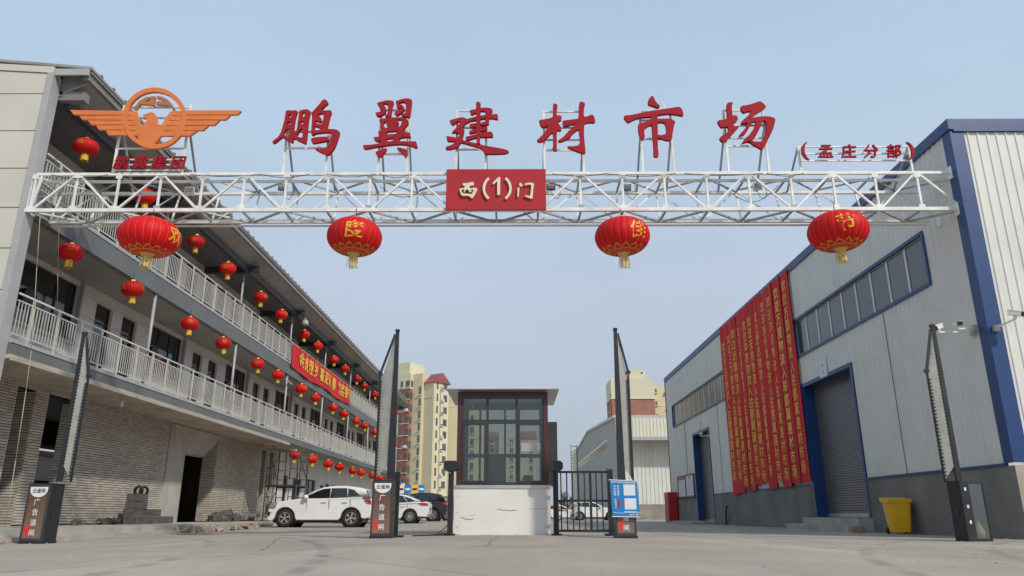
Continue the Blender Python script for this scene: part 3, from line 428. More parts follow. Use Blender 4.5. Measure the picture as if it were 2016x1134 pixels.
EMB={"body":[[[-9.77,10.06],[-9.38,10.05],[-9.31,9.89],[-9.23,9.7],[-9.11,9.68],[-9.09,9.78],[-9.1,9.87],[-9.18,9.85],[-9.2,9.95],[-9.11,9.99],[-9.01,10.03],[-8.93,10.0],[-8.87,9.92],[-8.83,9.78],[-8.81,9.68],[-8.69,9.68],[-8.6,9.92],[-8.52,10.05],[-8.27,10.06],[-8.09,9.38],[-8.27,9.37],[-8.67,9.37],[-8.79,9.18],[-8.86,9.09],[-9.07,9.09],[-9.17,9.18],[-9.25,9.38],[-9.65,9.39]],[[-9.68,9.95],[-9.5,9.94],[-9.5,9.93],[-9.67,9.93]],[[-9.67,9.81],[-9.43,9.8],[-9.43,9.79],[-9.67,9.79]],[[-9.66,9.67],[-9.36,9.67],[-9.36,9.65],[-9.65,9.66]],[[-9.6,9.53],[-9.33,9.53],[-9.33,9.51],[-9.6,9.52]],[[-8.46,9.94],[-8.29,9.93],[-8.28,9.92],[-8.46,9.92]],[[-8.53,9.8],[-8.29,9.79],[-8.29,9.78],[-8.53,9.78]],[[-8.59,9.66],[-8.31,9.65],[-8.31,9.64],[-8.58,9.64]],[[-8.63,9.52],[-8.35,9.51],[-8.35,9.5],[-8.62,9.5]]],"feathers":[[[-11.03,10.09],[-9.72,10.06],[-9.71,9.95],[-10.92,9.96]],[[-10.77,9.93],[-9.7,9.93],[-9.69,9.81],[-10.68,9.82]],[[-10.54,9.8],[-9.68,9.79],[-9.67,9.68],[-10.44,9.68]],[[-10.31,9.66],[-9.66,9.66],[-9.64,9.54],[-10.23,9.54]],[[-10.05,9.52],[-9.64,9.52],[-9.62,9.39],[-9.97,9.39]],[[-8.19,10.07],[-6.8,10.07],[-6.78,10.05],[-6.86,9.95],[-8.18,9.95]],[[-8.17,9.93],[-7.04,9.93],[-7.14,9.81],[-8.19,9.81]],[[-8.19,9.79],[-7.29,9.79],[-7.4,9.66],[-8.18,9.66]],[[-8.2,9.64],[-7.55,9.64],[-7.66,9.52],[-8.21,9.52]],[[-8.25,9.5],[-7.8,9.51],[-7.96,9.37],[-8.27,9.37]]],"gl":[[[[-9.46,10.11],[-9.43,10.21],[-9.35,10.35],[-9.21,10.45],[-9.03,10.48],[-8.97,10.47],[-8.96,10.22],[-9.3,10.25],[-9.35,10.19],[-9.38,10.09]],[[-9.21,10.33],[-9.08,10.41],[-9.07,10.33]]],[[[-8.94,10.49],[-8.81,10.47],[-8.66,10.39],[-8.54,10.27],[-8.43,10.1],[-8.49,10.09],[-8.58,10.21],[-8.92,10.24],[-8.92,10.33],[-8.72,10.34],[-8.83,10.39],[-8.92,10.41]]]],"ring":[[[-8.12,9.85],[-8.11,9.76],[-8.11,9.67],[-8.12,9.57],[-8.15,9.49],[-8.18,9.41],[-8.22,9.33],[-8.27,9.26],[-8.32,9.2],[-8.39,9.14],[-8.46,9.1],[-8.53,9.06],[-8.61,9.04],[-8.7,9.02],[-8.78,9.02],[-8.87,9.02],[-8.96,9.04],[-9.05,9.07],[-9.13,9.1],[-9.21,9.15],[-9.29,9.2],[-9.37,9.26],[-9.44,9.33],[-9.5,9.41],[-9.55,9.49],[-9.6,9.58],[-9.64,9.67],[-9.67,9.76],[-9.69,9.86],[-9.7,9.95],[-9.7,10.05],[-9.69,10.14],[-9.67,10.23],[-9.64,10.31],[-9.6,10.39],[-9.55,10.46],[-9.49,10.53],[-9.43,10.58],[-9.36,10.63],[-9.28,10.67],[-9.2,10.69],[-9.11,10.71],[-9.02,10.72],[-8.93,10.71],[-8.84,10.69],[-8.75,10.67],[-8.67,10.63],[-8.58,10.58],[-8.5,10.52],[-8.43,10.46],[-8.36,10.39],[-8.3,10.31],[-8.24,10.22],[-8.2,10.13],[-8.16,10.04],[-8.13,9.95]],[[-8.22,9.85],[-8.22,9.77],[-8.22,9.69],[-8.23,9.61],[-8.25,9.54],[-8.28,9.47],[-8.31,9.4],[-8.35,9.34],[-8.4,9.29],[-8.46,9.24],[-8.52,9.21],[-8.58,9.18],[-8.65,9.15],[-8.73,9.14],[-8.8,9.14],[-8.88,9.14],[-8.95,9.15],[-9.03,9.18],[-9.1,9.21],[-9.17,9.25],[-9.24,9.29],[-9.31,9.35],[-9.37,9.41],[-9.42,9.47],[-9.47,9.54],[-9.51,9.62],[-9.54,9.7],[-9.56,9.78],[-9.58,9.86],[-9.59,9.94],[-9.59,10.02],[-9.58,10.1],[-9.56,10.17],[-9.54,10.25],[-9.5,10.31],[-9.46,10.38],[-9.41,10.43],[-9.36,10.48],[-9.29,10.52],[-9.23,10.55],[-9.16,10.57],[-9.08,10.59],[-9.01,10.59],[-8.93,10.59],[-8.85,10.57],[-8.77,10.55],[-8.7,10.52],[-8.62,10.48],[-8.56,10.43],[-8.49,10.37],[-8.43,10.31],[-8.38,10.24],[-8.33,10.17],[-8.29,10.1],[-8.26,10.02],[-8.24,9.94]]],"xi":[[[[-1.27,8.11],[-1.13,8.12],[-1.02,8.15],[-0.99,8.12],[-0.99,8.06],[-1.1,8.05],[-1.09,7.98],[-0.96,8.0],[-0.9,7.97],[-0.94,7.86],[-1.01,7.73],[-1.04,7.72],[-1.08,7.76],[-1.11,7.79],[-1.26,7.78],[-1.3,7.82],[-1.34,7.97],[-1.28,7.98],[-1.21,8.0],[-1.2,8.04],[-1.24,8.05]],[[-1.29,7.91],[-1.27,7.95],[-1.21,7.96],[-1.22,7.91],[-1.24,7.88],[-1.21,7.88],[-1.18,7.95],[-1.12,7.95],[-1.11,7.9],[-1.05,7.88],[-1.04,7.91],[-1.09,7.95],[-0.99,7.94],[-1.03,7.84],[-1.06,7.82],[-1.1,7.84],[-1.25,7.84]]]],"men":[[[[0.12,8.14],[0.19,8.05],[0.14,8.02],[0.09,8.06]]],[[[0.06,8.01],[0.11,8.0],[0.08,7.75],[0.05,7.75]]],[[[0.23,8.1],[0.35,8.13],[0.41,8.12],[0.46,8.1],[0.43,7.97],[0.42,7.7],[0.35,7.72],[0.25,7.76],[0.22,7.8],[0.32,7.78],[0.36,7.78],[0.38,7.93],[0.39,8.08],[0.3,8.07],[0.24,8.05]]]]}
# ================================================================== ground
def ground():
    xs = [-700, -300, -120, -60, -30]+[-20+i*1.0 for i in range(41)]+[30, 60, 120, 300, 700]
    ys = [-60, -30, -12]+[-5+i*1.0 for i in range(60)]+[60, 75, 100, 150, 250, 500, 1200]
    mb = MB(); n = len(xs)
    mb.v = [(x, y, gz(x, y)) for y in ys for x in xs]
    mb.f = [(j*n+i, j*n+i+1, (j+1)*n+i+1, (j+1)*n+i) for j in range(len(ys)-1) for i in range(n-1)]
    mb.build('ground', M['ground'], kind='structure', smooth=True)
ground()

# wall plane at x=X (running along y) with rectangular openings; thickness goes to -side
def wall_x(mb, X, T, y0, y1, z0, z1, ops):
    ys = sorted({y0, y1, *[v for o in ops for v in o[:2] if y0 < v < y1]}); zs = sorted({z0, z1, *[v for o in ops for v in o[2:] if z0 < v < z1]})
    for a, b in zip(ys[:-1], ys[1:]):
        run = None
        for c, d in zip(zs[:-1], zs[1:]):
            m = ((a+b)/2, (c+d)/2)
            if any(o[0] < m[0] < o[1] and o[2] < m[1] < o[3] for o in ops):
                if run: mb.box((X, a, run[0]), (X+T, b, run[1])); run = None
                continue
            run = (run[0], d) if run else (c, d)
        if run: mb.box((X, a, run[0]), (X+T, b, run[1]))
    return mb

# ================================================================== left commercial building
LB = thing('commercial_building', 'three-storey building with balconies, brick ground floor and beige end wall at the left', 'building', (-13.5, 16.4, 0))
YE = 74.6
# end wall facing the camera: backing + big panels
MB().prism([(-22, 16.46, 0), (-11.78, 16.46, 0), (-11.78, 16.46, 11.40), (-13.2, 16.46, 11.50), (-22, 16.46, 12.25)], (0, 0.22, 0)).build('end_wall', M['cement_lt'], LB, fix=True)
seams = [0.0, 1.35, 2.39, 3.43, 4.47, 5.51, 6.54, 7.58, 8.62, 9.65, 10.70]
for i in range(len(seams)):
    z0 = seams[i]+0.015
    if i < len(seams)-1:
        for x0, x1 in ((-17.0, -11.92), (-22.0, -17.02)):
            boxo('panel', (x0, 16.46, z0), (x1, 16.41, seams[i+1]-0.015), M['panel'], LB)
    else:
        MB().prism([(-22, 16.41, z0), (-11.92, 16.41, z0), (-11.92, 16.41, 11.28), (-13.2, 16.41, 11.36), (-22, 16.41, 12.1)], (0, 0.05, 0)).build('panel', M['panel'], LB, fix=True)
MB().prism([(-22, 16.38, 12.12), (-13.2, 16.38, 11.38), (-11.80, 16.38, 11.29), (-11.80, 16.38, 11.47), (-13.2, 16.38, 11.56), (-22, 16.38, 12.32)], (0, 0.10, 0)).build('verge_trim', M['panel'], LB, fix=True)
boxo('corner_trim', (-11.92, 16.36, 0), (-11.76, 16.70, 11.29), M['trimgrey'], LB)
# floors, ceilings
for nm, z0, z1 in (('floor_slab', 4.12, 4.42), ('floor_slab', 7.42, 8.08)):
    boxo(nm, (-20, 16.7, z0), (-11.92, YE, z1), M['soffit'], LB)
# ---- ground floor brick walls
F1OPS = [(19.8, 20.6, 0.0, 3.82), (21.2, 22.3, 0.0, 3.82), (29.0, 33.9, 0.0, 3.75), (39.95, 40.6, 0, 3.75), (41.25, 41.9, 0, 3.75)]
wall_x(MB(), -13.44, -0.22, 16.7, 42.7, 0.1, 4.12, F1OPS).build('brick_backing', M['mortar'], LB)
bricks = []
def brick_face(org, u, L_, z0, z1, ops=(), nrm=(1, 0, 0)):
    org = Vector(org); u = Vector(u); k = 0; z = z0
    while z+0.062 <= z1+0.001:
        s = -(0.125 if k % 2 else 0.0)
        while s < L_-0.01:
            a = max(0, s+0.006); b = min(L_, s+0.244)
            if b-a > 0.03:
                segs = [(a, b)]
                for o in ops:
                    if o[2] < z+0.03 < o[3]:
                        ns = []
                        for (c, d) in segs:
                            if d <= o[0] or c >= o[1]: ns.append((c, d)); continue
                            if c < o[0]-0.03: ns.append((c, o[0]))
                            if d > o[1]+0.03: ns.append((o[1], d))
                        segs = ns
                for c, d in segs:
                    j = random.uniform(-0.003, 0.004)
                    bricks.append((org+u*((c+d)/2)+Vector((0, 0, z+0.031))+Vector(nrm)*j, u, d-c, Vector(nrm)))
            s += 0.25
        z += 0.075; k += 1
ops_rel = [(a-16.7, b-16.7, c, d) for a, b, c, d in F1OPS]
brick_face((-13.43, 16.7, 0), (0, 1, 0), 26.0, 0.24, 4.10, ops_rel)
# pillar returns and reveals (facing the camera)
PIL = [(-13.44, -14.0, 20.6, 21.2, 0.2, 3.82), (-13.44, -13.95, 40.6, 41.25, 0.2, 3.75), (-13.44, -13.95, 41.9, 42.7, 0.2, 3.9)]
for xa, xb, ya, yb, za, zb in PIL:
    boxo('brick_pier', (xa-.005, ya+.01, za), (xb, yb-.01, zb), M['mortar'], LB)
    brick_face((xb, ya, 0), (1, 0, 0), xa-xb, za, zb, nrm=(0, -1, 0))
boxo('door_reveal', (-13.66, 33.91, 0.1), (-14.05, 34.1, 3.75), M['mortar'], LB)
brick_face((-14.05, 33.9, 0), (1, 0, 0), 0.62, 0.24, 3.72, nrm=(0, -1, 0))
brick_face((-13.66, 22.3, 0), (1, 0, 0), 0.22, 0.24, 3.72, nrm=(0, -1, 0))
bricks.sort(key=lambda t: t[0].length)
far = MB()
for i, (c, u, l, nrm) in enumerate(bricks):
    if i < 300:
        sz = (0.035, l, 0.056) if abs(nrm.x) > .5 else (l, 0.035, 0.056)
        piece('brick', M['brick'], LB, c, sz)
    else:
        h = u*(l/2)+nrm*0.0175+Vector((0, 0, 0.028)); h = Vector((abs(h.x), abs(h.y), abs(h.z))); far.box(c-h, c+h)
far.build('brick_courses', M['brick'], LB, kind='stuff')
# lintels, concrete portal
boxo('lintel', (-13.40, 19.6, 3.82), (-13.60, 22.4, 3.93), M['cement_lt'], LB)
boxo('portal_jamb', (-13.36, 29.0, 0.2), (-13.66, 30.5, 3.0), M['cement_lt'], LB)
MB().prism([(-13.36, 29.0, 3.0), (-13.36, 30.5, 3.0), (-13.36, 29.35, 3.9), (-13.36, 29.0, 3.9)], (-0.3, 0, 0)).build('portal_jamb', M['cement_lt'], LB, fix=True)
MB().add([(-13.36, 29.36, 3.9), (-13.36, 34.4, 3.9), (-13.75, 33.3, 2.98), (-13.75, 30.5, 2.98), (-13.8, 29.36, 3.9), (-13.8, 34.4, 3.9), (-13.95, 33.3, 2.9), (-13.95, 30.5, 2.9)],
         [(0,1,2,3),(4,7,6,5),(0,4,5,1),(3,2,6,7),(1,5,6,2),(0,3,7,4)]).build('portal_hood', M['cement_lt'], LB, fix=True)
MB().add([(-13.37, 29.36, 3.0), (-13.37, 30.5, 3.0), (-13.37, 29.37, 3.88), (-13.75, 30.5, 3.0)], [(0,1,2),(1,3,2)]).build('portal_splay', M['cement_lt'], LB)
boxo('portal_back_wall', (-13.97, 30.0, 2.95), (-14.2, 33.9, 4.1), M['cement_lt'], LB)
boxo('inner_sheet', (-15.2, 29.4, 0.2), (-15.25, 31.6, 3.3), M['red_curtain'], LB)
# rear walls of the ground floor rooms (dark interior)
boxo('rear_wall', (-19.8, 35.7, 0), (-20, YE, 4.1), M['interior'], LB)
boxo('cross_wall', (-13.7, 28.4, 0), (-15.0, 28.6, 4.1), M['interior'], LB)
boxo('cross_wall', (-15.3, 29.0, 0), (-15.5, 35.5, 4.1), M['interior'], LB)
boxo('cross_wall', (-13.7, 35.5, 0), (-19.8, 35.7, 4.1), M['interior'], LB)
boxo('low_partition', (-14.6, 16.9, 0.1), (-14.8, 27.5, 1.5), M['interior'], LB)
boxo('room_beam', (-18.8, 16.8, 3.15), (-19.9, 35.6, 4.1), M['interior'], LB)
# far ground floor: plastered wall with doors and windows
F1FAR = [(44.3, 45.2, .2, 2.7), (46.2, 48.1, .2, 2.6), (49.0, 51.5, .2, 2.7), (52.7, 53.9, .2, 2.45), (54.2, 55.4, .2, 2.6), (56.2, 59.2, .9, 2.6), (60.2, 61.2, .2, 2.5), (62, 63, .2, 2.5), (64.2, 67.4, .9, 2.6), (68.3, 69.3, .2, 2.5), (70.2, 73.2, .9, 2.6)]
wall_x(MB(), -13.5, -0.2, 42.7, YE, 0, 4.12, F1FAR).build('wall', M['white_wall'], LB)
# upper walls
F2W, F2D, F3D = [], [], []
for k in range(8):
    y = 19.1+7.45*k
    if y+2.8 < YE: F2W.append((y, y+2.75))
    for d in (3.8, 5.45):
        if y+d+1.0 < YE: F2D.append((y+d, y+d+1.0))
F3P = [(17.2, 18.9), (20.6, 21.7), (22.3, 23.4), (24.0, 25.1), (27.1, 28.2), (28.75, 29.85), (30.4, 31.5), (32.1, 33.2), (33.75, 34.85)]
for k in range(6):
    b0 = 36.4+6.6*k
    F3P += [(b0, b0+1.0), (b0+1.7, b0+2.7), (b0+3.3, b0+5.4)]
F3P = [p for p in F3P if p[1] < YE]
ops2 = [(a, b, 5.5, 7.28) for a, b in F2W]+[(a, b, 4.42, 7.06) for a, b in F2D]
wall_x(MB(), -13.5, -0.2, 16.7, YE, 4.42, 7.42, ops2).build('wall', M['white_wall'], LB)
ops3 = [(a, b, 8.08 if b-a < 1.3 else 9.0, 10.48) for a, b in F3P]
wall_x(MB(), -13.5, -0.2, 16.7, YE, 8.08, 11.0, ops3).build('wall', M['white_wall'], LB)
wm = MB()
for zz in (5.05, 5.75, 6.45, 7.1, 8.7, 9.4, 10.1):      # block joints of the upper walls stand 4 mm proud
    ys = sorted([(a, b) for a, b, c, d in ops2+ops3 if c < zz < d]); y = 16.7
    for a, b in ys+[(YE, YE)]:
        if a-y > .1: wm.box((-13.5, y+.02, zz-.008), (-13.494, a-.02, zz+.008))
        y = b
wm.build('wall_joints', M['cement_lt'], LB)
def opening_x(y0, y1, z0, z1, kind, X=-13.5, s=-1, parent=None, name=None, glass=None, frame=None, n=1):
    """a framed door or window set back in a wall plane x=X; s = direction into the wall"""
    P = parent or LB; w_ = 0.06; xi = X+s*0.10; frame = frame or M['frame_dark']; glass = glass or M['glass_dark']
    mb = MB(); mb.box((xi, y0, z0), (xi+s*.06, y0+w_, z1)).box((xi, y1-w_, z0), (xi+s*.06, y1, z1)).box((xi, y0+w_, z1-w_), (xi+s*.06, y1-w_, z1)).box((xi, y0+w_, z0), (xi+s*.06, y1-w_, z0+w_))
    st = (y1-y0)/n
    for i in range(1, n): mb.box((xi, y0+st*i-.03, z0+w_), (xi+s*.06, y0+st*i+.03, z1-w_))
    if kind == 'door': mb.box((xi, y0+w_, z1-.62), (xi+s*.055, y1-w_, z1-.55)); mb.box((xi, y0+w_, z0+1.05), (xi+s*.055, y1-w_, z0+1.15))
    o = mb.build(name or kind, frame, P)
    if kind == 'door':
        boxo('pane', (xi+s*.03, y0+w_, z0+1.15), (xi+s*.04, y1-w_, z1-.62), glass, o); boxo('pane', (xi+s*.03, y0+w_, z1-.55), (xi+s*.04, y1-w_, z1-w_), glass, o)
        boxo('door_panel', (xi+s*.02, y0+w_, z0+w_), (xi+s*.05, y1-w_, z0+1.05), M['door_brown'], o)
    else:
        for i in range(n):
            a = y0+st*i+(w_ if i == 0 else .03); b = y0+st*(i+1)-(w_ if i == n-1 else .03)
            boxo('pane', (xi+s*.03, a, z0+w_), (xi+s*.04, b, z1-w_), glass, o)
    return o
for a, b in F2W:
    opening_x(a, b, 5.5, 7.28, 'window', n=3)
    boxo('window_sill', (-13.5, a-.06, 5.42), (-13.40, b+.06, 5.50), M['trimgrey'], LB)
    MB().tube((-13.62, a+.62, 6.25), (-13.52, a+.62, 6.25), .30, 20).build('extractor_fan', M['black_paint'], LB)
    boxo('window_jamb', (-13.5, b, 5.42), (-13.38, b+.09, 7.42), M['trimgrey'], LB)
for a, b in F2D: opening_x(a, b, 4.44, 7.06, 'door', frame=M['door_brown'])
for a, b in F3P: opening_x(a, b, 8.1 if b-a < 1.3 else 9.0, 10.48, 'door' if b-a < 1.3 else 'window', n=1 if b-a < 1.3 else 2)
for a, b, c, d in F1FAR: opening_x(a, b, c, d, 'door' if c < .5 and b-a < 1.4 else 'window', n=1 if b-a < 1.4 else 2)
# fascia panels with lighter edge strip
y = 16.72
while y < YE:
    y2 = min(YE, y+1.22)
    piece('fascia_panel', M['fascia'], LB, (-11.81, (y+y2-.012)/2, 4.19), (0.20, y2-y-.012, 0.27))
    piece('fascia_panel', M['fascia'], LB, (-11.81, (y+y2-.012)/2, 7.70), (0.20, y2-y-.012, 0.56))
    y = y2
for z in (4.33, 7.985): boxo('balcony_edge', (-11.915, 16.72, z), (-11.69, YE, z+.10), M['trimgrey'], LB)
# ground floor canopy strip with a tapering end
MB().box((-13.42, 16.7, 3.95), (-11.63, 38.6, 4.045)).prism([(-11.63, 38.6, 3.95), (-11.63, 38.6, 4.045), (-11.95, 40.2, 4.045), (-11.95, 40.2, 3.99)], (-1.4, 0, 0)).build('canopy', M['plaster_tan'], LB, fix=True)
MB().box((-11.64, 16.7, 3.90), (-11.58, 38.6, 3.965)).build('canopy_lip', M['cement_lt'], LB)
# railings
def railing(zb, nb):
    rl = group_part('railing', LB)
    MB().tube((-11.74, 16.72, zb+1.08), (-11.74, YE, zb+1.08), .028, 8).build('top_rail', M['rail'], rl, smooth=True)
    boxo('middle_rail', (-11.755, 16.72, zb+.90), (-11.725, YE, zb+.93), M['rail'], rl)
    boxo('bottom_rail', (-11.755, 16.72, zb+.09), (-11.725, YE, zb+.12), M['rail'], rl)
    y = 17.25; i = 0
    while y < YE:
        piece('post', M['rail'], rl, (-11.70, y, zb+.49), (.045, .045, 1.16)); y += 1.03
    y = 16.78; k = 0; st = MB()
    while y < YE:
        if k < nb: piece('baluster', M['rail'], rl, (-11.74, y, zb+.51), (.018, .022, .79))
        else: st.box((-11.749, y-.011, zb+.12), (-11.731, y+.011, zb+.90))
        y += 0.118; k += 1
    st.build('distant_balusters', M['rail'], rl, kind='stuff')
railing(4.43, 150); railing(8.085, 150)
# slim steel columns
for k in range(8):
    y = 23.2+7.31*k
    if y > YE: break
    MB().tube((-11.80, y, 4.43), (-11.80, y, 7.41), .05, 10).build('column', M['trimgrey'], LB, smooth=True)
    MB().tube((-11.80, y, 8.08), (-11.80, y, 10.56), .045, 10).build('column', M['trimgrey'], LB, smooth=True)
# eaves
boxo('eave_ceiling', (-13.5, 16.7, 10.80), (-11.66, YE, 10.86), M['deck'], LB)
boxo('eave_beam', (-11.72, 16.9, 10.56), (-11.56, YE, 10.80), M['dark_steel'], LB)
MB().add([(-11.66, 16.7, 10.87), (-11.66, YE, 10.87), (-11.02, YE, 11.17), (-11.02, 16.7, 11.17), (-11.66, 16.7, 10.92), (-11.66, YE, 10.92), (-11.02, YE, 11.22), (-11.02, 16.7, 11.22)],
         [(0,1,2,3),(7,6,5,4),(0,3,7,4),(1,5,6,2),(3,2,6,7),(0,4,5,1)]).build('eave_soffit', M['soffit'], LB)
MB().box((-11.08, 16.5, 11.16), (-10.93, YE, 11.36)).box((-10.96, 16.5, 11.34), (-10.88, YE, 11.40)).build('gutter', M['gutter'], LB)
MB().add([(-10.86, 16.42, 11.42), (-10.86, YE+.2, 11.42), (-22, YE+.2, 12.5), (-22, 16.42, 12.5), (-10.86, 16.42, 11.49), (-10.86, YE+.2, 11.49), (-22, YE+.2, 12.57), (-22, 16.42, 12.57)],
         [(0,1,2,3),(7,6,5,4),(0,3,7,4),(1,5,6,2),(3,2,6,7),(0,4,5,1)]).build('roof', M['roof_sheet'], LB, fix=True)
rb = MB(); y = 16.9
while y < YE:
    rb.bar((-10.84, y, 11.51), (-14.5, y, 11.865), .07, .06); y += 0.62
rb.build('roof_ribs', M['gutter'], LB)
for k in range(-1, 8):
    y = 23.2+7.31*k
    if y > YE or y < 16: continue
    MB().box((-13.5, y-.11, 10.545), (-11.75, y+.11, 10.79)).box((-11.55, y-.11, 10.60), (-11.10, y+.11, 10.86)).build('roof_bracket', M['dark_steel'], LB)
MB().box((-11.76, 16.72, 10.70), (-11.1, 16.95, 10.95)).build('roof_bracket', M['gutter'], LB)
MB().box((-11.76, 16.40, 11.24), (-10.90, 16.46, 11.42)).build('verge_trim', M['trimgrey'], LB)
MB().prism([(-11.76, 16.72, 10.86), (-11.66, 16.72, 10.86), (-11.02, 16.72, 11.17), (-10.97, 16.72, 11.36), (-11.76, 16.72, 11.44)], (0, .05, 0)).build('gable_closer', M['gutter'], LB, fix=True)
boxo('side_wall_far', (-20, YE, 0), (-11.8, YE+.15, 11.0), M['white_wall'], LB)
boxo('rear_wall', (-20, 16.7, 4.4), (-20.2, YE, 11.5), M['white_wall'], LB)
# platform in front of the ground floor
def kerb():
    P = thing('concrete_platform', 'low raised concrete platform along the foot of the brick ground floor', 'platform', (-12, 26, 0))
    mb = MB(); y = 15.6
    while y < 36.5:
        y2 = min(36.5, y+2.6); j = random.uniform(-.02, .02)
        piece('kerb_stone', M['cement_lt'], P, (-10.72+j, (y+y2)/2, 0.055), (.22, y2-y-.02, .30), label=None); y = y2
    MB().box((-13.6, 15.6, -.1), (-10.83, 36.5, 0.2)).build('paving', M['cement_lt'], P)
    MB().box((-10.84, 15.7, -.1), (-10.35, 30, 0.045)).build('lower_step', M['cement_lt'], P)
kerb()
# low wall with tiled top seen through the ground floor opening
P = thing('low_brick_wall', 'low brick wall with orange coping seen through the open ground floor bay', 'wall', (-26, 34, 0))
MB().box((-26.4, 26, 0), (-26, 62, 3.6)).build('wall', M['brick'], P); boxo('coping', (-26.5, 26, 3.6), (-25.9, 62, 3.85), M['apt_brick'], P)
boxo('cap_board', (-26.0, 26, 2.2), (-25.9, 62, 2.36), M['trimgrey'], P)

# ================================================================== right warehouse
def corrugated(mb, X, Y_, u, n, L_, z0, z1, ops, pitch=0.23, d=0.02, ztop=None):
    """ribbed sheet. start (X,Y_), runs along u, outward normal n, openings (s0,s1,z0,z1)"""
    prof = [(0, 0), (pitch-.075, 0), (pitch-.055, d), (pitch-.02, d)]
    s_ = set(); k = 0
    pts = []
    while k*pitch < L_:
        for a, h in prof:
            s = k*pitch+a
            if s < L_: pts.append((s, h))
        k += 1
    pts.append((L_, 0))
    def hh(s):
        for (a, ha), (b, hb) in zip(pts[:-1], pts[1:]):
            if a <= s <= b: return ha+(hb-ha)*(s-a)/max(1e-6, b-a)
        return 0
    for o in ops:
        for e in o[:2]:
            if 0 < e < L_: s_.add(e)
    pts = sorted(pts+[(e, hh(e)) for e in s_])
    for (a, ha), (b, hb) in zip(pts[:-1], pts[1:]):
        if b-a < 1e-5: continue
        m = (a+b)/2; cuts = sorted([(o[2], o[3]) for o in ops if o[0] < m < o[1]])
        top = z1 if not ztop else None
        z = z0; segs = []
        for c, e in cuts:
            if c > z: segs.append((z, c, False))
            z = max(z, e)
        segs.append((z, None, True))
        for za, zb, last in segs:
            ta = tb = zb
            if last: ta = ztop(a) if ztop else z1; tb = ztop(b) if ztop else z1
            if ta <= za: continue
            P_ = lambda s, h, zz: (X+u[0]*s+n[0]*h, Y_+u[1]*s+n[1]*h, zz)
            mb.add([P_(a, ha, za), P_(b, hb, za), P_(b, hb, tb), P_(a, ha, ta)], [(0, 1, 2, 3)])
    return mb
WX = 10.6
RW = thing('warehouse', 'large grey sheet-metal warehouse with blue trim and red banners, right of the yard', 'warehouse', (WX+8, 34, 0))
D2 = (23.1, 27.1, 0.42, 4.97); D1 = (41.1, 44.7, 0.12, 4.97)
WB1 = (18.06, 27.3, 6.17, 7.47); WB2 = (36.9, 50.1, 6.12, 7.45)
Y0, Y1 = 16.15, 52.1
ops = [(Y1-o[1], Y1-o[0], o[2], o[3]) for o in (D1, D2, WB1, WB2)]
corrugated(MB(), WX, Y1, (0, -1), (-1, 0), Y1-Y0-.22, 1.5, 9.5, ops).build('side_wall', M['cream'], RW)
corrugated(MB(), WX+.22, Y0, (1, 0), (0, -1), 22, 1.5, 9.4, []).build('front_wall', M['cream'], RW)
wall_x(MB(), WX-.03, .3, Y0-.03, Y1, -.2, 1.5, [D1, D2]).build('plinth', M['cement'], RW)
MB().box((WX+.27, Y0-.035, -.2), (WX+24, Y0+.25, 1.5)).box((WX-.025, Y0-.035, -.2), (WX+.27, Y0-.031, 1.5)).build('front_plinth', mat('plinth_pale', (0.40, 0.34, 0.27), 0.9, var=0.2, scale=1.2, stain=0.4, stain_col=(0.25, 0.2, 0.16)), RW)
MB().box((WX-.06, Y0+.2, 1.5), (WX+.0, 23.0, 1.56)).box((WX-.06, 27.2, 1.5), (WX, 41.0, 1.56)).box((WX-.06, 44.8, 1.5), (WX, Y1, 1.56)).box((WX+.2, Y0-.06, 1.5), (WX+24, Y0, 1.56)).build('base_flashing', M['blue'], RW)
MB().box((WX-.035, Y0, 1.56), (WX+.0, Y0+.30, 9.45)).box((WX-.035, Y0-.035, 1.56), (WX+.30, Y0, 9.45)).build('corner_trim', M['blue'], RW)
MB().box((WX-.07, Y0-.08, 9.45), (WX+.05, Y1, 9.72)).build('eave_trim', M['blue'], RW)
MB().box((WX+.05, Y0-.07, 9.40), (WX+24, Y0+.05, 9.72)).build('parapet_trim', M['blue'], RW)
boxo('far_corner_trim', (WX-.035, Y1-.02, -.1), (WX+.3, Y1+.08, 9.45), M['dark_steel'], RW)
boxo('rear_wall', (WX, Y1, 0), (WX+24, Y1+.02, 9.5), M['cream'], RW)
boxo('roof', (WX-.02, Y0, 9.70), (WX+24, Y1, 9.78), M['gutter'], RW)
for y_ in (20.6, 28.4, 33.1, 39.0, 46.8): boxo('sheet_lap', (WX-.026, y_, 1.56), (WX-.003, y_+.012, 6.05), M['dark_steel'], RW)
def warehouse_band(o, n, glass):
    y0, y1, z0, z1 = o; st = (y1-y0)/n
    fr = MB().box((WX-.05, y0-.06, z0-.09), (WX+.12, y1+.06, z0)).box((WX-.05, y0-.06, z1), (WX+.12, y1+.06, z1+.09)).box((WX-.05, y0-.08, z0), (WX+.12, y0, z1)).box((WX-.05, y1, z0), (WX+.12, y1+.08, z1)).build('window_band', M['blue'], RW)
    for i in range(n):
        a = y0+st*i; b = a+st
        mb = MB().box((WX+.03, a, z0), (WX+.08, a+.05, z1)).box((WX+.03, b-.05, z0), (WX+.08, b, z1)).box((WX+.03, a+.05, z0), (WX+.08, b-.05, z0+.04)).box((WX+.03, a+.05, z1-.04), (WX+.08, b-.05, z1))
        mb.build('sash', M['alu'], fr)
        boxo('pane', (WX+.05, a+.05, z0+.04), (WX+.06, b-.05, z1-.04), glass, fr)
warehouse_band(WB1, 9, M['glass_grey']); warehouse_band(WB2, 11, M['glass_grey'])
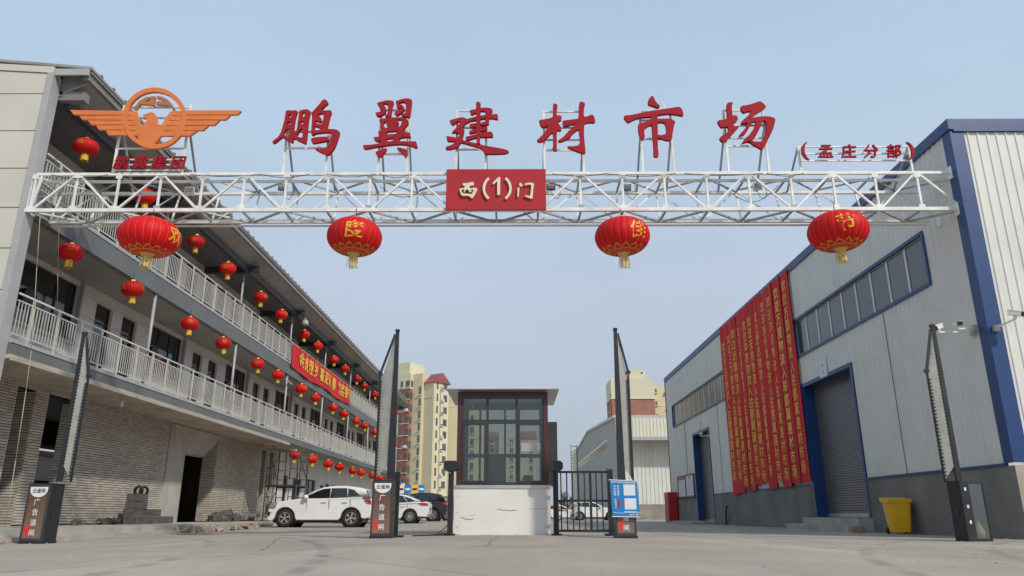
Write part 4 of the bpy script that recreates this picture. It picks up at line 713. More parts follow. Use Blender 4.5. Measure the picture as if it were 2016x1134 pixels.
def roller(o, n):
    y0, y1, z0, z1 = o
    d = MB().box((WX-.05, y0-.12, z0), (WX+.45, y0+.02, z1+.12)).box((WX-.05, y1-.02, z0), (WX+.45, y1+.12, z1+.12)).box((WX-.05, y0+.02, z1-.01), (WX+.45, y1-.02, z1+.12)).build('roller_door', M['blue'], RW)
    h = (z1-z0-.12)/n
    for i in range(n):
        z = z0+.12+h*(i+.5); piece('slat', M['slat'], d, (WX+.37, (y0+y1)/2, z), (.035, y1-y0, h*.80), rot=(0, R(8), 0))
    boxo('door_bottom', (WX+.34, y0, z0), (WX+.40, y1, z0+.12), M['alu'], d)
    boxo('backing', (WX+.40, y0, z0), (WX+.43, y1, z1), M['dark_steel'], d)
roller(D2, 56); roller(D1, 56)
# doorsteps
P = thing('door_step', 'stepped concrete block below the large roller door of the warehouse', 'step', (10.2, 25, 0))
boxo('upper_step', (WX-.035, 22.9, -.1), (WX-.5, 27.3, .40), M['cement_lt'], P); boxo('lower_step', (WX-.5, 22.6, -.1), (WX-.95, 27.8, .20), M['cement_lt'], P)
for j, (dy, dz) in enumerate(((0, .05), (.27, .05), (0, .13), (.27, .13))): piece('brick', M['apt_brick'], P, (WX-.8, 22.1+dy, dz), (.12, .25, .07))
P = MB().prism([(WX-.04, 40.9, -.05), (WX-.04, 49.9, -.05), (WX-.04, 45.2, .16), (WX-.04, 40.9, .16)], (-1.3, 0, 0)).build('loading_ramp', M['cement_lt'], fix=True)
tag(P, 'shallow concrete ramp rising to the farther roller door', 'ramp')

# ================================================================== middle warehouse beyond
MW = thing('warehouse', 'pale grey gabled shed beyond the yard with a white sheet canopy on its front', 'warehouse', (14, 80, 0))
zt = lambda s: 10.42+(12.05-10.42)*(1-abs((139.5-s-109.15))/30.4)
corrugated(MB(), 10.6, 139.5, (0, -1), (-1, 0), 60.7, 0, 10, [(139.5-131, 139.5-86.6, 7.85, 8.78)], pitch=.9, d=.06, ztop=zt).build('gable_wall', mat('shed_grey', (0.50, 0.50, 0.47), 0.5, var=0.05, scale=0.3), MW)
MB().bar((10.5, 78.7, 10.42), (10.5, 109.15, 12.1), .25).bar((10.5, 109.15, 12.1), (10.5, 139.6, 10.42), .25).build('verge', M['apt_trim'], MW)
wb = MB().box((10.75, 86.6, 7.8), (10.85, 131, 8.8)).build('window_band', M['frame_dark'], MW)
for i in range(20):
    a = 86.6+2.22*i; boxo('pane', (10.70, a+.1, 7.9), (10.74, a+2.1, 8.7), M['glass_grey'], wb)
corrugated(MB(), 10.6, 78.8, (1, 0), (0, -1), 22, 1.5, 9.5, [], pitch=.42, d=.05).build('front_wall', M['cream'], MW)
boxo('front_base', (10.6, 78.75, -.1), (33, 79.1, 1.5), mat('shed_base', (0.30, 0.26, 0.21), 0.9, var=0.25, scale=1), MW)
corrugated(MB(), 11.7, 76.6, (1, 0), (0, -1), 20, 8.1, 10.0, [], pitch=.36, d=.05).build('canopy_front', M['apt_trim'], MW)
boxo('canopy_beam', (11.7, 76.5, 7.75), (32, 76.9, 8.08), M['alu'], MW)
boxo('canopy_roof', (11.7, 76.7, 9.95), (32, 79.5, 10.05), M['alu'], MW)
boxo('canopy_underside', (11.8, 76.95, 7.9), (32, 78.7, 7.98), M['soffit'], MW)
boxo('shed_roof', (10.7, 79.0, 10.0), (33, 80.0, 10.6), M['alu'], MW)
boxo('corner_trim', (10.52, 78.7, 0), (10.75, 78.9, 10.4), M['trimgrey'], MW)

# ================================================================== apartment towers
def tower(label, loc, rot, blocks, wins, extras=()):
    t = thing('apartment_building', label, 'apartment block', loc, local=True); t.rotation_euler = (0, 0, R(rot))
    for nm, a, b, m in blocks: boxo(nm, a, b, M[m], t)
    for (face, x, z0, dz, n, w_, h_, ledge) in wins:
        # face: 'y' front plane y=face value ; 'x' side plane
        ax, v = face
        for i in range(n):
            z = z0+dz*i
            if ax == 'y': c = (x, v, z); sz = (w_, .12, h_); lc = (x, v-.18, z-h_/2-.15); ls = (w_+.5, .4, .14)
            else: c = (v, x, z); sz = (.12, w_, h_); lc = (v+(.18 if v > 0 else -.18), x, z-h_/2-.15); ls = (.4, w_+.5, .14)
            piece('window', M['apt_win'], t, c, sz)
            if ledge: piece('window_ledge', M['apt_trim'], t, lc, ls)
            if ledge == 2 and i % 3 == 1: piece('air_conditioner', M['white_paint'], t, (lc[0], lc[1]-.1, lc[2]+.35), (.8, .4, .55))
    for f in extras: f(t)
    return t
def gable(t, x0, x1, y0, y1, z, h, axis='x', over=.4):
    """pitched roof; ridge along axis"""
    if axis == 'x':
        m = (y0+y1)/2
        MB().prism([(x0-over, y0-over, z), (x0-over, m, z+h), (x0-over, y1+over, z)], (x1-x0+2*over, 0, 0)).build('roof', M['apt_roof'], t, fix=True)
    else:
        m = (x0+x1)/2
        MB().prism([(x0-over, y0-over, z), (m, y0-over, z+h), (x1+over, y0-over, z)], (0, y1-y0+2*over, 0)).build('roof', M['apt_roof'], t, fix=True)
# block A: near corner at (-19.9,180). rotated so that both the blank flank and the windowed end show
tower('yellow apartment tower with a red gabled roof, left of the booth', (-19.9, 180, 0), -38,
      [('wall', (-5.2, 0, 4.8), (0, 5.3, 31.6), 'apt_yellow'), ('wall', (-8.4, 1.4, 4.8), (-5.2, 9, 33.3), 'apt_yellow'), ('podium', (-8.4, .2, 0), (-.2, 9, 4.8), 'apt_base'),
       ('cornice', (-5.3, -.1, 28.0), (.1, 5.4, 28.25), 'apt_trim'), ('cornice', (-5.3, -.1, 4.7), (.12, 5.4, 5.0), 'apt_trim'), ('end_facing', (0, .4, 5.0), (.06, 5.1, 31.3), 'apt_cream'),
       ('pilaster', (.0, 2.1, 5.0), (.5, 2.9, 30.8), 'apt_cream')],
      [(('x', .10), 3.9, 7.3, 2.95, 9, 1.35, 1.6, 0), (('x', .10), 1.15, 7.3, 2.95, 9, .5, 1.8, 0), (('x', .55), 2.5, 6.6, 2.95, 9, .7, .3, 2), (('y', 1.38), -5.9, 7.3, 2.95, 9, .6, 2.0, 1)],
      [lambda t: gable(t, -5.2, 0, 0, 5.3, 31.6, 2.6, 'x')])
tower('apartment tower, brick red below and cream on top, behind the balcony building', (-26.0, 182, 0), -30,
      [('wall', (-6.0, 0, 0), (0, 8, 30.4), 'apt_brick'), ('upper_wall', (-6.0, -.05, 30.4), (.05, 8, 34.2), 'apt_cream'), ('cornice', (-6.1, -.15, 30.3), (.15, 8, 30.6), 'apt_trim'),
       ('penthouse', (-5.5, .8, 34.2), (-1.0, 7, 37.2), 'apt_cream'), ('flank_wall', (0, .9, 0), (3.0, 8, 34.0), 'apt_yellow')],
      [(('y', -.1), -.75, 5.0, 2.95, 10, 1.1, 1.5, 2), (('y', -.1), -2.6, 5.0, 2.95, 10, .6, 1.6, 1), (('x', .1), .45, 5, 2.95, 10, .6, 1.6, 0), (('y', .85), 2.4, 6.2, 2.95, 9, .5, 1.9, 1)])
tower('plain yellow apartment tower with a small red roof, just left behind the booth roof', (-13.0, 188, 0), 0,
      [('wall', (-5.0, 0, 0), (0.6, 8, 29.6), 'apt_yellow'), ('cornice', (-5.1, -.1, 26.6), (.7, 8, 26.85), 'apt_trim'), ('wall', (.6, 1.5, 0), (5.0, 8, 26.6), 'apt_cream')],
      [(('y', 1.45), 2.0, 6.2, 2.95, 7, .9, 1.6, 1)],
      [lambda t: gable(t, -4.2, .4, 0.4, 8, 29.6, 2.0, 'x', .2)])
tower('row of cream apartment blocks seen through the booth windows', (-9, 262, 0), 0,
      [('wall', (-6, 0, 0), (3.2, 10, 28), 'apt_brick'), ('wall', (3.2, -1, 0), (9, 10, 27), 'apt_cream'), ('wall', (10.5, 2, 0), (16.0, 10, 26), 'apt_yellow'), ('cornice', (3.1, -1.1, 20.5), (9.1, 10, 20.8), 'apt_trim')],
      [(('y', -.1), -2.0, 4, 2.95, 8, 1.4, 1.6, 2), (('y', -.1), 1.0, 4, 2.95, 8, 1.4, 1.6, 2), (('y', -1.1), 7.6, 4, 2.95, 8, 1.2, 1.6, 2), (('y', 1.9), 14.5, 4, 2.95, 7, 1.2, 1.6, 1)],
      [lambda t: gable(t, 10.5, 16, 2, 10, 26, 3, 'x')])
tower('cream and brick red apartment tower with a penthouse, behind the shed roof on the right', (22.1, 170, 0), 0,
      [('wall', (0, 0, 0), (9.9, 9, 25.9), 'apt_brick'), ('upper_wall', (-.05, -.06, 26.1), (9.9, 9, 30.6), 'apt_cream'), ('cornice', (-.2, -.2, 25.9), (10.1, 9, 26.1), 'apt_trim'),
       ('penthouse', (3.9, 1.5, 30.6), (8.3, 8, 32.9), 'apt_cream'), ('flank_wall', (9.9, 2.2, 0), (14.5, 9, 29.3), 'apt_yellow'), ('cornice', (9.9, 2.1, 24.6), (16, 9, 24.8), 'apt_trim')],
      [(('x', -.12), 1.3, 6, 2.95, 8, .8, 1.4, 1), (('y', -.15), 7.2, 31.9, 1, 1, .45, .45, 0), (('y', 2.15), 10.7, 10.5, 2.95, 7, .35, .8, 1), (('y', 2.15), 13.2, 9.5, 2.95, 6, .35, .8, 1)],
      [lambda t: boxo('wing', (14.5, 1.8, 0), (22, 9, 27.4), M['apt_yellow'], t), lambda t: gable(t, 12.9, 22, 1.8, 9, 27.4, 2.0, 'x', .3)])
# ================================================================== gate truss
SW = M['steel_white']
TR = thing('gate_truss', 'white square-tube lattice truss spanning the entrance between the two buildings', 'truss', (0, 16.4, 7.49))
XV = [-11.68+1.02*i for i in range(23)]; XL, XR = -11.78, 10.62
YF, YB, YT, ZB, ZT, ZBB, ZBT = 16.4, 17.2, 17.45, 7.49, 8.44, 7.52, 8.40
for p, q, w_ in (((XL, YF, ZB), (XR, YF, ZB), .085), ((XL+.1, YF, ZT), (XR-.05, YF, ZT), .07), ((XL+.25, YF+.16, ZT-.12), (XR-.05, YF+.16, ZT-.12), .06), ((XL, YB, ZBB), (XR-.3, YB, ZBB), .085), ((XL, YT, ZBT), (XR-.3, YT, ZBT), .075), ((XL, YB+.12, ZBB-.07), (XR-.3, YB+.12, ZBB-.07), .04)):
    barp('chord', SW, TR, p, q, w_)
for i, x in enumerate(XV):
    barp('upright', SW, TR, (x, YF, ZB+.04), (x, YF, ZT-.03), .048)
    barp('upright', SW, TR, (x, YB, ZBB+.04), (x, YT, ZBT-.03), .036)
    barp('cross_tube', M['steel_shaded'], TR, (x, YF+.04, ZB), (x, YB-.04, ZBB), .045)
    barp('cross_tube', M['steel_shaded'], TR, (x, YF+.2, ZT-.02), (x, YT-.04, ZBT), .042)
    for z in (ZB, ZT-.02): piece('gusset_plate', M['trimgrey'] if i % 5 == 3 else SW, TR, (x, YF-.03, z+.06 if z == ZB else z-.05), (.15, .008, .11))
    if i < 22:
        x2 = XV[i+1]; a, b = ((x+.06, ZB+.03), (x2-.06, ZT-.03)) if i % 2 == 0 else ((x+.06, ZT-.03), (x2-.06, ZB+.03))
        barp('diagonal', SW, TR, (a[0], YF-.002, a[1]), (b[0], YF-.002, b[1]), .046)
        barp('diagonal', SW, TR, (a[0], YB if i % 2 == 0 else YT, a[1]), (b[0], YT if i % 2 == 0 else YB, b[1]), .032)
        ya, yb = (YF+.05, YB-.05) if i % 2 == 0 else (YB-.05, YF+.05)
        barp('brace', M['steel_shaded'], TR, (x+.05, ya, ZB-.01), (x2-.05, yb, ZB-.01), .045)
        barp('brace', M['steel_shaded'], TR, (x+.05, ya+.15, ZT-.03), (x2-.05, yb+.2, ZT-.05), .036)
for p, q in (((XL, YF, ZB), (XL, YF, ZT)), ((XL+.1, YF, ZB), (XL+.25, YF, ZT)), ((XL, YF, ZB), (XL, YB, ZBB)), ((XL, YF, ZT), (XL, YT, ZBT))): barp('end_tube', SW, TR, p, q, .05)
for z in (ZB, ZT, ZBB): boxo('end_plate', (XR-.06, YF-.09+(.8 if z == ZBB else 0), z-.16), (XR-.01, YF+.09+(.8 if z == ZBB else 0), z+.16), SW, TR)
# cables along the truss and floodlights
cb = MB()
for a, b, s in ((-11.3, -9.9, .1), (-7.9, -6.2, .06), (-6.2, -5.0, .09), (-4.6, -3.4, .08), (-3.3, -2.5, .1), (.9, 2.2, .07), (2.2, 3.9, .08), (4.1, 6.0, .06), (6.1, 7.0, .08)):
    pts = [(a+(b-a)*t/8, 16.34, ZT-.03-s*math.sin(math.pi*t/8)) for t in range(9)]; cb.path(pts, .008, 5)
for a, b, s in ((-9.0, -7.2, .55), (5.2, 6.6, .45), (-3.4, -2.2, .3)):
    pts = [(a+(b-a)*t/8, 17.0, ZT-.05-s*math.sin(math.pi*t/8)) for t in range(9)]; cb.path(pts, .008, 5)
tag(cb.build('power_cables', M['cable'], smooth=True), 'thin black cables sagging along the top of the white truss', 'cable')
fl_lab = ['small grey floodlight box hung in the truss left of the first big red sign character', 'small dark floodlight just right of the red gate board', 'small grey floodlight in the truss below the red character 市',
          'pale floodlight near the right end of the truss below the bracketed lettering', 'white floodlight at the left end of the truss right of the orange emblem']
for (x, z, c), lab in zip(((-5.75, 8.24, 'gutter'), (.88, 8.24, 'black_paint'), (2.75, 8.22, 'gutter'), (5.98, 8.24, 'white_paint'), (-8.05, 8.16, 'white_paint')), fl_lab):
    t = thing('floodlight', lab, 'floodlight', (x, 16.75, z), group='floodlights in the truss')
    MB().box((x-.11, 16.70, z-.08), (x+.11, 16.76, z+.08)).box((x-.09, 16.76, z-.06), (x+.09, 16.82, z+.06)).build('housing', M[c], t)
    boxo('lens', (x-.09, 16.69, z-.065), (x+.09, 16.70, z+.065), M['lamp_clear'], t)
    MB().path([(x, 16.78, z-.06), (x+.05, 16.8, z-.22), (x+.16, 16.8, z-.30), (x+.24, 16.8, z-.18), (x+.22, 16.8, z+.10)], .007, 5).build('cord', M['cable'], t)

# ================================================================== sign characters
def frame_back(t, x0, x1, ztop, levels, zm=None):
    """white front posts with rails, shade-toned back struts to the rear chord"""
    for x in (x0, x1):
        barp('post', SW, t, (x, 16.42, ZT+.03), (x, 16.42, ztop), .05)
        barp('strut', M['steel_shaded'], t, (x, 16.46, ztop-.55), (x, 17.42, ZBT+.03), .045)
    for z in levels: barp('rail', SW, t, (x0, 16.42, z), (x1, 16.42, z), .04)
CH = [('peng', -5.67, -4.63, 10.2, (10.18, 9.6, 9.15), 'large red calligraphic character 鹏, first of the gate name, on a white tube frame'),
      ('yi', -3.35, -2.65, 10.3, (10.2, 9.62, 8.98), 'large red character 翼 on the truss, second of the gate name'),
      ('jian', -1.44, -.72, 10.2, (10.18, 9.7, 9.1), 'large red character 建 standing above the left part of the red gate board'),
      ('cai', .72, 1.68, 10.17, (10.15, 9.7, 9.36, 9.08), 'large red character 材 on a white frame just right of the red gate board'),
      ('shi', 3.12, 3.88, 10.15, (10.13, 9.9, 9.38), 'large red character 市 with a dot on top, second from the right of the gate name'),
      ('chang', 5.21, 6.19, 10.2, (10.18, 9.75, 9.4, 9.18), 'large red character 场, last and rightmost of the big gate characters')]
for k, x0, x1, zt_, lv, lab in CH:
    t = thing('sign_character', lab, 'sign character', ((x0+x1)/2, 16.42, ZT), group='large red characters of the gate name')
    mb = MB()
    for i, pc in enumerate(GLY[k]): outline_mb(mb, pc, 16.22+.004*i, .09)
    mb.build('character', M['sign_red'], t)
    frame_back(t, x0, x1, zt_, lv)
    for x in (x0+.2, x1-.2): barp('bracket', SW, t, (x, 16.32, lv[-1]), (x, 16.42, lv[-1]), .03)
    if k == 'shi':
        for x in (x0+.38, x0+.62): barp('bracket', SW, t, (x, 16.42, 10.13), (x, 16.42, 10.4), .03)
# eagle emblem
t = thing('winged_emblem', 'orange winged emblem with an eagle inside a ring at the left end of the truss', 'emblem', (-9, 16.42, ZT))
for pc in EMB['feathers']: outline_mb(MB(), [pc], 16.17, .07, False).build('feather', M['orange'], t)
outline_mb(MB(), EMB['ring'], 16.164, .08, False).build('ring', M['orange'], t)
outline_mb(MB(), EMB['body'], 16.176, .065, False).build('eagle', M['orange'], t)
for pc in EMB['gl']: outline_mb(MB(), pc, 16.18, .06, False).build('arc_letter', mat('emblem_copper', (0.42, 0.15, 0.06), 0.5, var=.1), t)
frame_back(t, -9.84, -8.16, 10.36, (10.3, 10.0, 9.15))
# company lettering under the emblem
t = thing('sign_lettering', 'small dark red lettering 鹏翼集团 on white rails below the orange emblem', 'sign', (-9, 16.4, ZT))
for z in (8.84, 8.70, 8.55): barp('rail', SW, t, (-9.84, 16.40, z), (-8.16, 16.40, z), .035)
for i, c in enumerate('鹏翼集团'):
    mb = MB(); text_mb(mb, c, .37, (-9.60+.463*i, 16.30, 8.71), (1, 0, 0), (0, 0, 1), off=.006, ext=.03, sx=1.0, shear=.12); mb.build('character', M['sign_red'], t)
t = thing('sign_lettering', 'small red bracketed lettering (孟庄分部) on a white frame at the right end of the truss', 'sign', (8.3, 16.4, ZT))
for z in (9.16, 8.97, 8.78): barp('rail', SW, t, (6.97, 16.42, z), (9.68, 16.42, z), .035)
for x in (6.97, 9.68):
    barp('post', SW, t, (x, 16.42, ZT), (x, 16.42, 9.18), .045); barp('strut', M['steel_shaded'], t, (x, 16.44, 9.16), (x, 17.42, ZBT), .04)
for c, x in zip('孟庄分部', (7.58, 8.14, 8.68, 9.24)):
    mb = MB(); text_mb(mb, c, .38, (x, 16.30, 8.97), (1, 0, 0), (0, 0, 1), off=.012, ext=.03, sx=1.0, shear=.12); mb.build('character', M['sign_red'], t)
for c, x in zip('()', (7.03, 9.68)):
    s = -1 if c == '(' else 1; pts = []
    for i in range(9):
        a = R(-62+124*i/8); pts.append((x-s*.19+s*.24*math.cos(a), 8.97+.235*math.sin(a)/.88))
    inn = [(x-s*.225+s*.20*math.cos(R(-58+116*i/8)), 8.97+.235*math.sin(R(-62+124*i/8))/.88) for i in range(9)]
    outline_mb(MB(), [pts+inn[::-1]], 16.26, .06, False).build('bracket_mark', M['sign_red'], t)
# red board with the gate number
t = thing('gate_board', 'red board reading 西(1)门 in cream letters, fixed to the middle of the truss', 'sign board', (-.45, 16.3, 7.46))
boxo('board', (-1.66, 16.29, 7.45), (.74, 16.35, 8.51), M['sign_red_edge'], t)
for k in ('xi', 'men'):
    mb = MB()
    for pc in EMB[k]: outline_mb(mb, pc, 16.235, .05)
    mb.build('character', M['letter_cream'], t)
mb = MB()
def arcp(cx, cz, r, a0, a1, w_, sx=1.0):
    o = []
    for i in range(11):
        a = R(a0+(a1-a0)*i/10); o.append((cx+(r+w_/2)*math.cos(a)*sx, cz+(r+w_/2)*math.sin(a)))
    for i in range(10, -1, -1):
        a = R(a0+(a1-a0)*i/10); o.append((cx+(r-w_/2)*math.cos(a)*sx, cz+(r-w_/2)*math.sin(a)))
    return o
outline_mb(mb, [arcp(-.39, 7.98, .36, 132, 228, .06)], 16.235, .05, False); outline_mb(mb, [arcp(-.47, 7.98, .36, -48, 48, .06)], 16.235, .05, False)
outline_mb(mb, [[(-.535, 8.13), (-.40, 8.27), (-.36, 8.27), (-.36, 7.81), (-.43, 7.81), (-.43, 8.17), (-.53, 8.07)]], 16.235, .05, False)
mb.build('numeral', M['letter_cream'], t)

# ================================================================== lanterns
def lantern_mesh(Rr, h, ribs, lace):
    n = ribs*4; k = 18; vs = []; fs = []
    for i in range(n):
        t = 2*math.pi*i/n; sc = 1-(0.022 if lace else 0.05)*(abs(math.cos(ribs*t/2))**6)
        for j in range(k):
            p = -math.pi/2*.86+math.pi*.86*j/(k-1)
            r = Rr*(math.cos(p)**.85)*sc; vs.append((r*math.cos(t), r*math.sin(t), h*math.sin(p)))
    fs = [(i*k+j, ((i+1) % n)*k+j, ((i+1) % n)*k+j+1, i*k+j+1) for i in range(n) for j in range(k-1)]
    mb = MB(); mb.v = vs; mb.f = fs; return mb
def make_lantern(Rr, h, lace, label, group, loc, tz):
    t = thing('red_lantern', label, 'lantern', loc, group, local=True)
    lantern_mesh(Rr, h, 24, lace).build('shade', M['lantern_big' if lace else 'lantern'], t, smooth=True)
    cp = MB().lathe((0, 0, 0), [(0, h*.99+.05), (Rr*.17, h*.99+.05), (Rr*.22, h*.93), (Rr*.24, h*.88)], 16).build('top_cap', M['goldcap'], t, smooth=True)
    MB().lathe((0, 0, 0), [(Rr*.26, -h*.88), (Rr*.22, -h*.97), (Rr*.17, -h*1.0), (0, -h*1.0)], 16).build('bottom_ring', M['goldcap'], t, smooth=True)
    ts = MB(); rt = Rr*(.16 if lace else .29); ns_ = 46 if lace else 18
    for i in range(ns_):
        a = 2*math.pi*i/ns_; r1 = rt*random.uniform(.85, 1.5 if lace else 1.2); l_ = tz*random.uniform(.88, 1.06); da = random.uniform(-.1, .1)
        x, y = math.cos(a), math.sin(a); w_ = rt*(.055 if lace else .20)
        ts.add([(rt*x-w_*y, rt*y+w_*x, -h*.96), (rt*x+w_*y, rt*y-w_*x, -h*.96), (r1*math.cos(a+da)+w_*y, r1*math.sin(a+da)-w_*x, -h*.96-l_), (r1*math.cos(a+da)-w_*y, r1*math.sin(a+da)+w_*x, -h*.96-l_)], [(0, 1, 2, 3)])
    if not lace: ts.lathe((0, 0, 0), [(rt*.9, -h*.95), (rt*.98, -h*.96-tz*.9)], 14)
    ts.build('tassel', M['strand'] if lace else M['yellow'], t)
    MB().tube((0, 0, h), (0, 0, h+.28), .008, 5).build('cord', M['cable'], t)
    return t
# four large ones under the truss
def wrap(Rr, h, lon0, size, ch, t):
    mb = MB(); vs, fs = text_raw(ch, .018, 0)
    out_ = []
    for x, y, z in vs:
        lo = lon0+(x-.5)*size/Rr; zz = (y-.37)*size*.95-h*.02; zz = max(-h*.93, min(h*.93, zz)); p = math.asin(zz/h)
        r = Rr*(math.cos(p)**.85)+.006; out_.append((r*math.sin(lo), -r*math.cos(lo), zz))
    mb.add(out_, fs); mb.build('printed_character', M['gold_print'], t)
for x, zc, rr, hh_, ch, lon, lab in ((-8.66, 6.78, .70, .46, '欢', R(82), 'large red lantern hanging under the orange emblem, leftmost below the truss, swaying tassel'),
                                (-3.80, 6.78, .645, .45, '度', R(10), 'large red lantern with the gold character 度, left of the red gate board'),
                                (2.53, 6.78, .65, .45, '佳', R(28), 'large red lantern with the gold character 佳, right of the red gate board'),
                                (7.63, 6.90, .69, .47, '节', R(-8), 'large red lantern with the gold character 节, in front of the warehouse wall')):
    t = make_lantern(rr, hh_, True, lab, 'large lanterns under the truss', (x, 16.35, zc), .33)
    wrap(rr, hh_, lon, .46, ch, t); t.rotation_euler = (R(random.uniform(-2, 2)), R(random.uniform(-3, 3)), 0)
ROWS = {'top': (9.9, [17.78, 21.05, 24.94, 27.99, 32.0, 35.1, 39.2, 42.1, 46.1, 49.3, 53.2, 56.0, 60.4, 63.6, 68.0, 71.0], 'under the top-floor eave'),
        'mid': (6.95, [17.96, 21.2, 25.29, 28.42, 32.5, 35.4, 39.5, 42.5, 46.76, 49.8, 53.9, 56.9, 61.2, 64.5, 68.4, 71.6], 'hung from the second balcony'),
        'low': (3.47, [39.4, 42.7, 46.5, 49.6, 53.6, 56.6, 61.1, 64.4, 68.4, 71.8], 'under the first balcony')}
ORD = ['nearest', 'second', 'third', 'fourth', 'fifth', 'sixth', 'seventh', 'eighth', 'ninth', 'tenth', 'eleventh', 'twelfth', 'thirteenth', 'fourteenth', 'fifteenth', 'farthest']
proto = None
for rn, (z, ys, where) in ROWS.items():
    for i, y in enumerate(ys):
        o_ = ORD[i] if i < len(ys)-1 else 'farthest'
        lab = 'small red lantern with yellow tassel %s, %s from the near end' % (where, o_) if o_ not in ('nearest', 'farthest') else 'small red lantern with yellow tassel %s, the %s of that row' % (where, o_)
        if proto is None:
            proto = make_lantern(.31, .235, False, lab, 'x', (0, 0, 0), .20)
            mb = MB()
            for sgn in (0, 1, 2):
                vs, fs = text_raw('福', .02, 0); lon0 = R(-10+120*sgn); o2 = []
                for xx, yy, zz in vs:
                    lo = lon0+(xx-.5)*.17/.31; hz = (yy-.37)*.17+.02; p = math.asin(hz/.235); r = .31*(math.cos(p)**.85)+.004; o2.append((r*math.sin(lo), -r*math.cos(lo), hz))
                mb.add(o2, fs)
            mb.build('printed_character', M['faint_gold'], proto); t = proto
        else: t = copy_tree(proto)
        t['label'] = lab; t['group'] = 'small lanterns %s' % where
        t.location = (-11.5, y, z+random.uniform(-.03, .03)); t.rotation_euler = (R(random.uniform(-5, 5)), R(random.uniform(-7, 7)), R(random.uniform(0, 360)))
        t.scale = [random.uniform(.93, 1.06)]*2+[random.uniform(.94, 1.05)]

# ================================================================== banners
NM = ['方圆', '万里', '鸿泰', '贰仟家', '腾达', '安勃', '金昊', '诚信', '远鹏', '三鑫', '江河']
WH = ['rightmost, beside the roller door', 'second from the right edge', 'third from the right edge', 'fourth from the right', 'fifth from the right', 'sixth, in the middle of the row', 'fifth from the left', 'fourth from the left, gold partly in folds', 'third from the left', 'second from the left', 'leftmost']
yb = 27.22
for i, nm in enumerate(NM):
    wd = .90 if i < 2 else .875; ya, yc = yb, yb+wd; x0 = WX-.07-.012*(i % 3); ph = random.uniform(0, 6); am = .012 if i < 2 else .024
    fn = lambda p, ph=ph, am=am, x0=x0: Vector((x0-.03-am*(math.sin(p.y*5.2+ph)+.6*math.sin(p.y*11+p.z*.7+ph))*(1.15-min(1, (9.7-p.z)/14))-(WX-.10-p.x), p.y, p.z))
    zb_ = 1.62 if i in (0, 1) else (1.52, 1.78, 1.50, 1.80, 1.74, 1.52, 1.60, 1.48, 1.42)[i-2]
    t = thing('hanging_banner', 'long red banner welcoming %s物流, %s' % (nm, WH[i]), 'banner', (WX-.1, (ya+yc)/2, 9.6), 'red welcome banners on the warehouse wall')
    mb = MB(); ny, nz = 14, 26
    for a in range(nz+1):
        for b in range(ny+1):
            z = 9.6+(zb_-9.6)*a/nz; y = ya-.05+(wd+.11)*b/ny
            if a == nz: z += .03*math.sin(b*1.7+i)
            mb.v.append(tuple(fn(Vector((WX-.10, y, z)))))
    mb.f = [(a*(ny+1)+b, a*(ny+1)+b+1, (a+1)*(ny+1)+b+1, (a+1)*(ny+1)+b) for a in range(nz) for b in range(ny)]
    mb.build('cloth', M['banner'], t, smooth=True)
    s = '欢迎'+nm+'物流入驻鹏翼建材市场'; z1_ = 9.05-.0*i-(0, .05, .12, .1, .35, .30, .28, .33, .25, .3, .5)[i]; z0_ = 2.15+(0, -.1, -.15, -.3, .05, -.1, .1, -.2, -.2, .1, .1)[i]
    mb = MB()
    for j, ch in enumerate(s):
        z = z1_+(z0_-z1_)*j/(len(s)-1)
        text_mb(mb, ch, .50, (WX-.118, (ya+yc)/2, z), (0, -1, 0), (0, 0, 1), off=.011 if i != 1 else .022, sx=.95 if i < 2 else .88, fn=fn)
    mb.build('lettering', M['gold'], t)
    yb = yc
t = thing('railing_banner', 'long red banner with yellow slogan tied along the top-floor railing', 'banner', (-11.62, 45, 9))
fn = lambda p: Vector((p.x+.03*math.sin(p.y*2.3+p.z*2), p.y, p.z-(.10*math.sin((p.y-37.7)*.45)**2)*(9.05-p.z)))
mb = MB(); ny, nz = 60, 5
for a in range(nz+1):
    for b in range(ny+1): mb.v.append(tuple(fn(Vector((-11.62, 37.75+14.3*b/ny, 9.06+(7.85-9.06)*a/nz)))))
mb.f = [(a*(ny+1)+b, a*(ny+1)+b+1, (a+1)*(ny+1)+b+1, (a+1)*(ny+1)+b) for a in range(nz) for b in range(ny)]
mb.build('cloth', M['banner'], t, smooth=True)
mb = MB(); y = 39.0
for ch in '金虎贺岁 喜迎新春 欢度春节':
    if ch == ' ': y += .5; continue
    text_mb(mb, ch, .80, (-11.58, y+.4, 8.52), (0, 1, 0), (0, 0, 1), off=.03, sx=1.1, fn=fn); y += 1.0
mb.build('lettering', M['gold'], t)

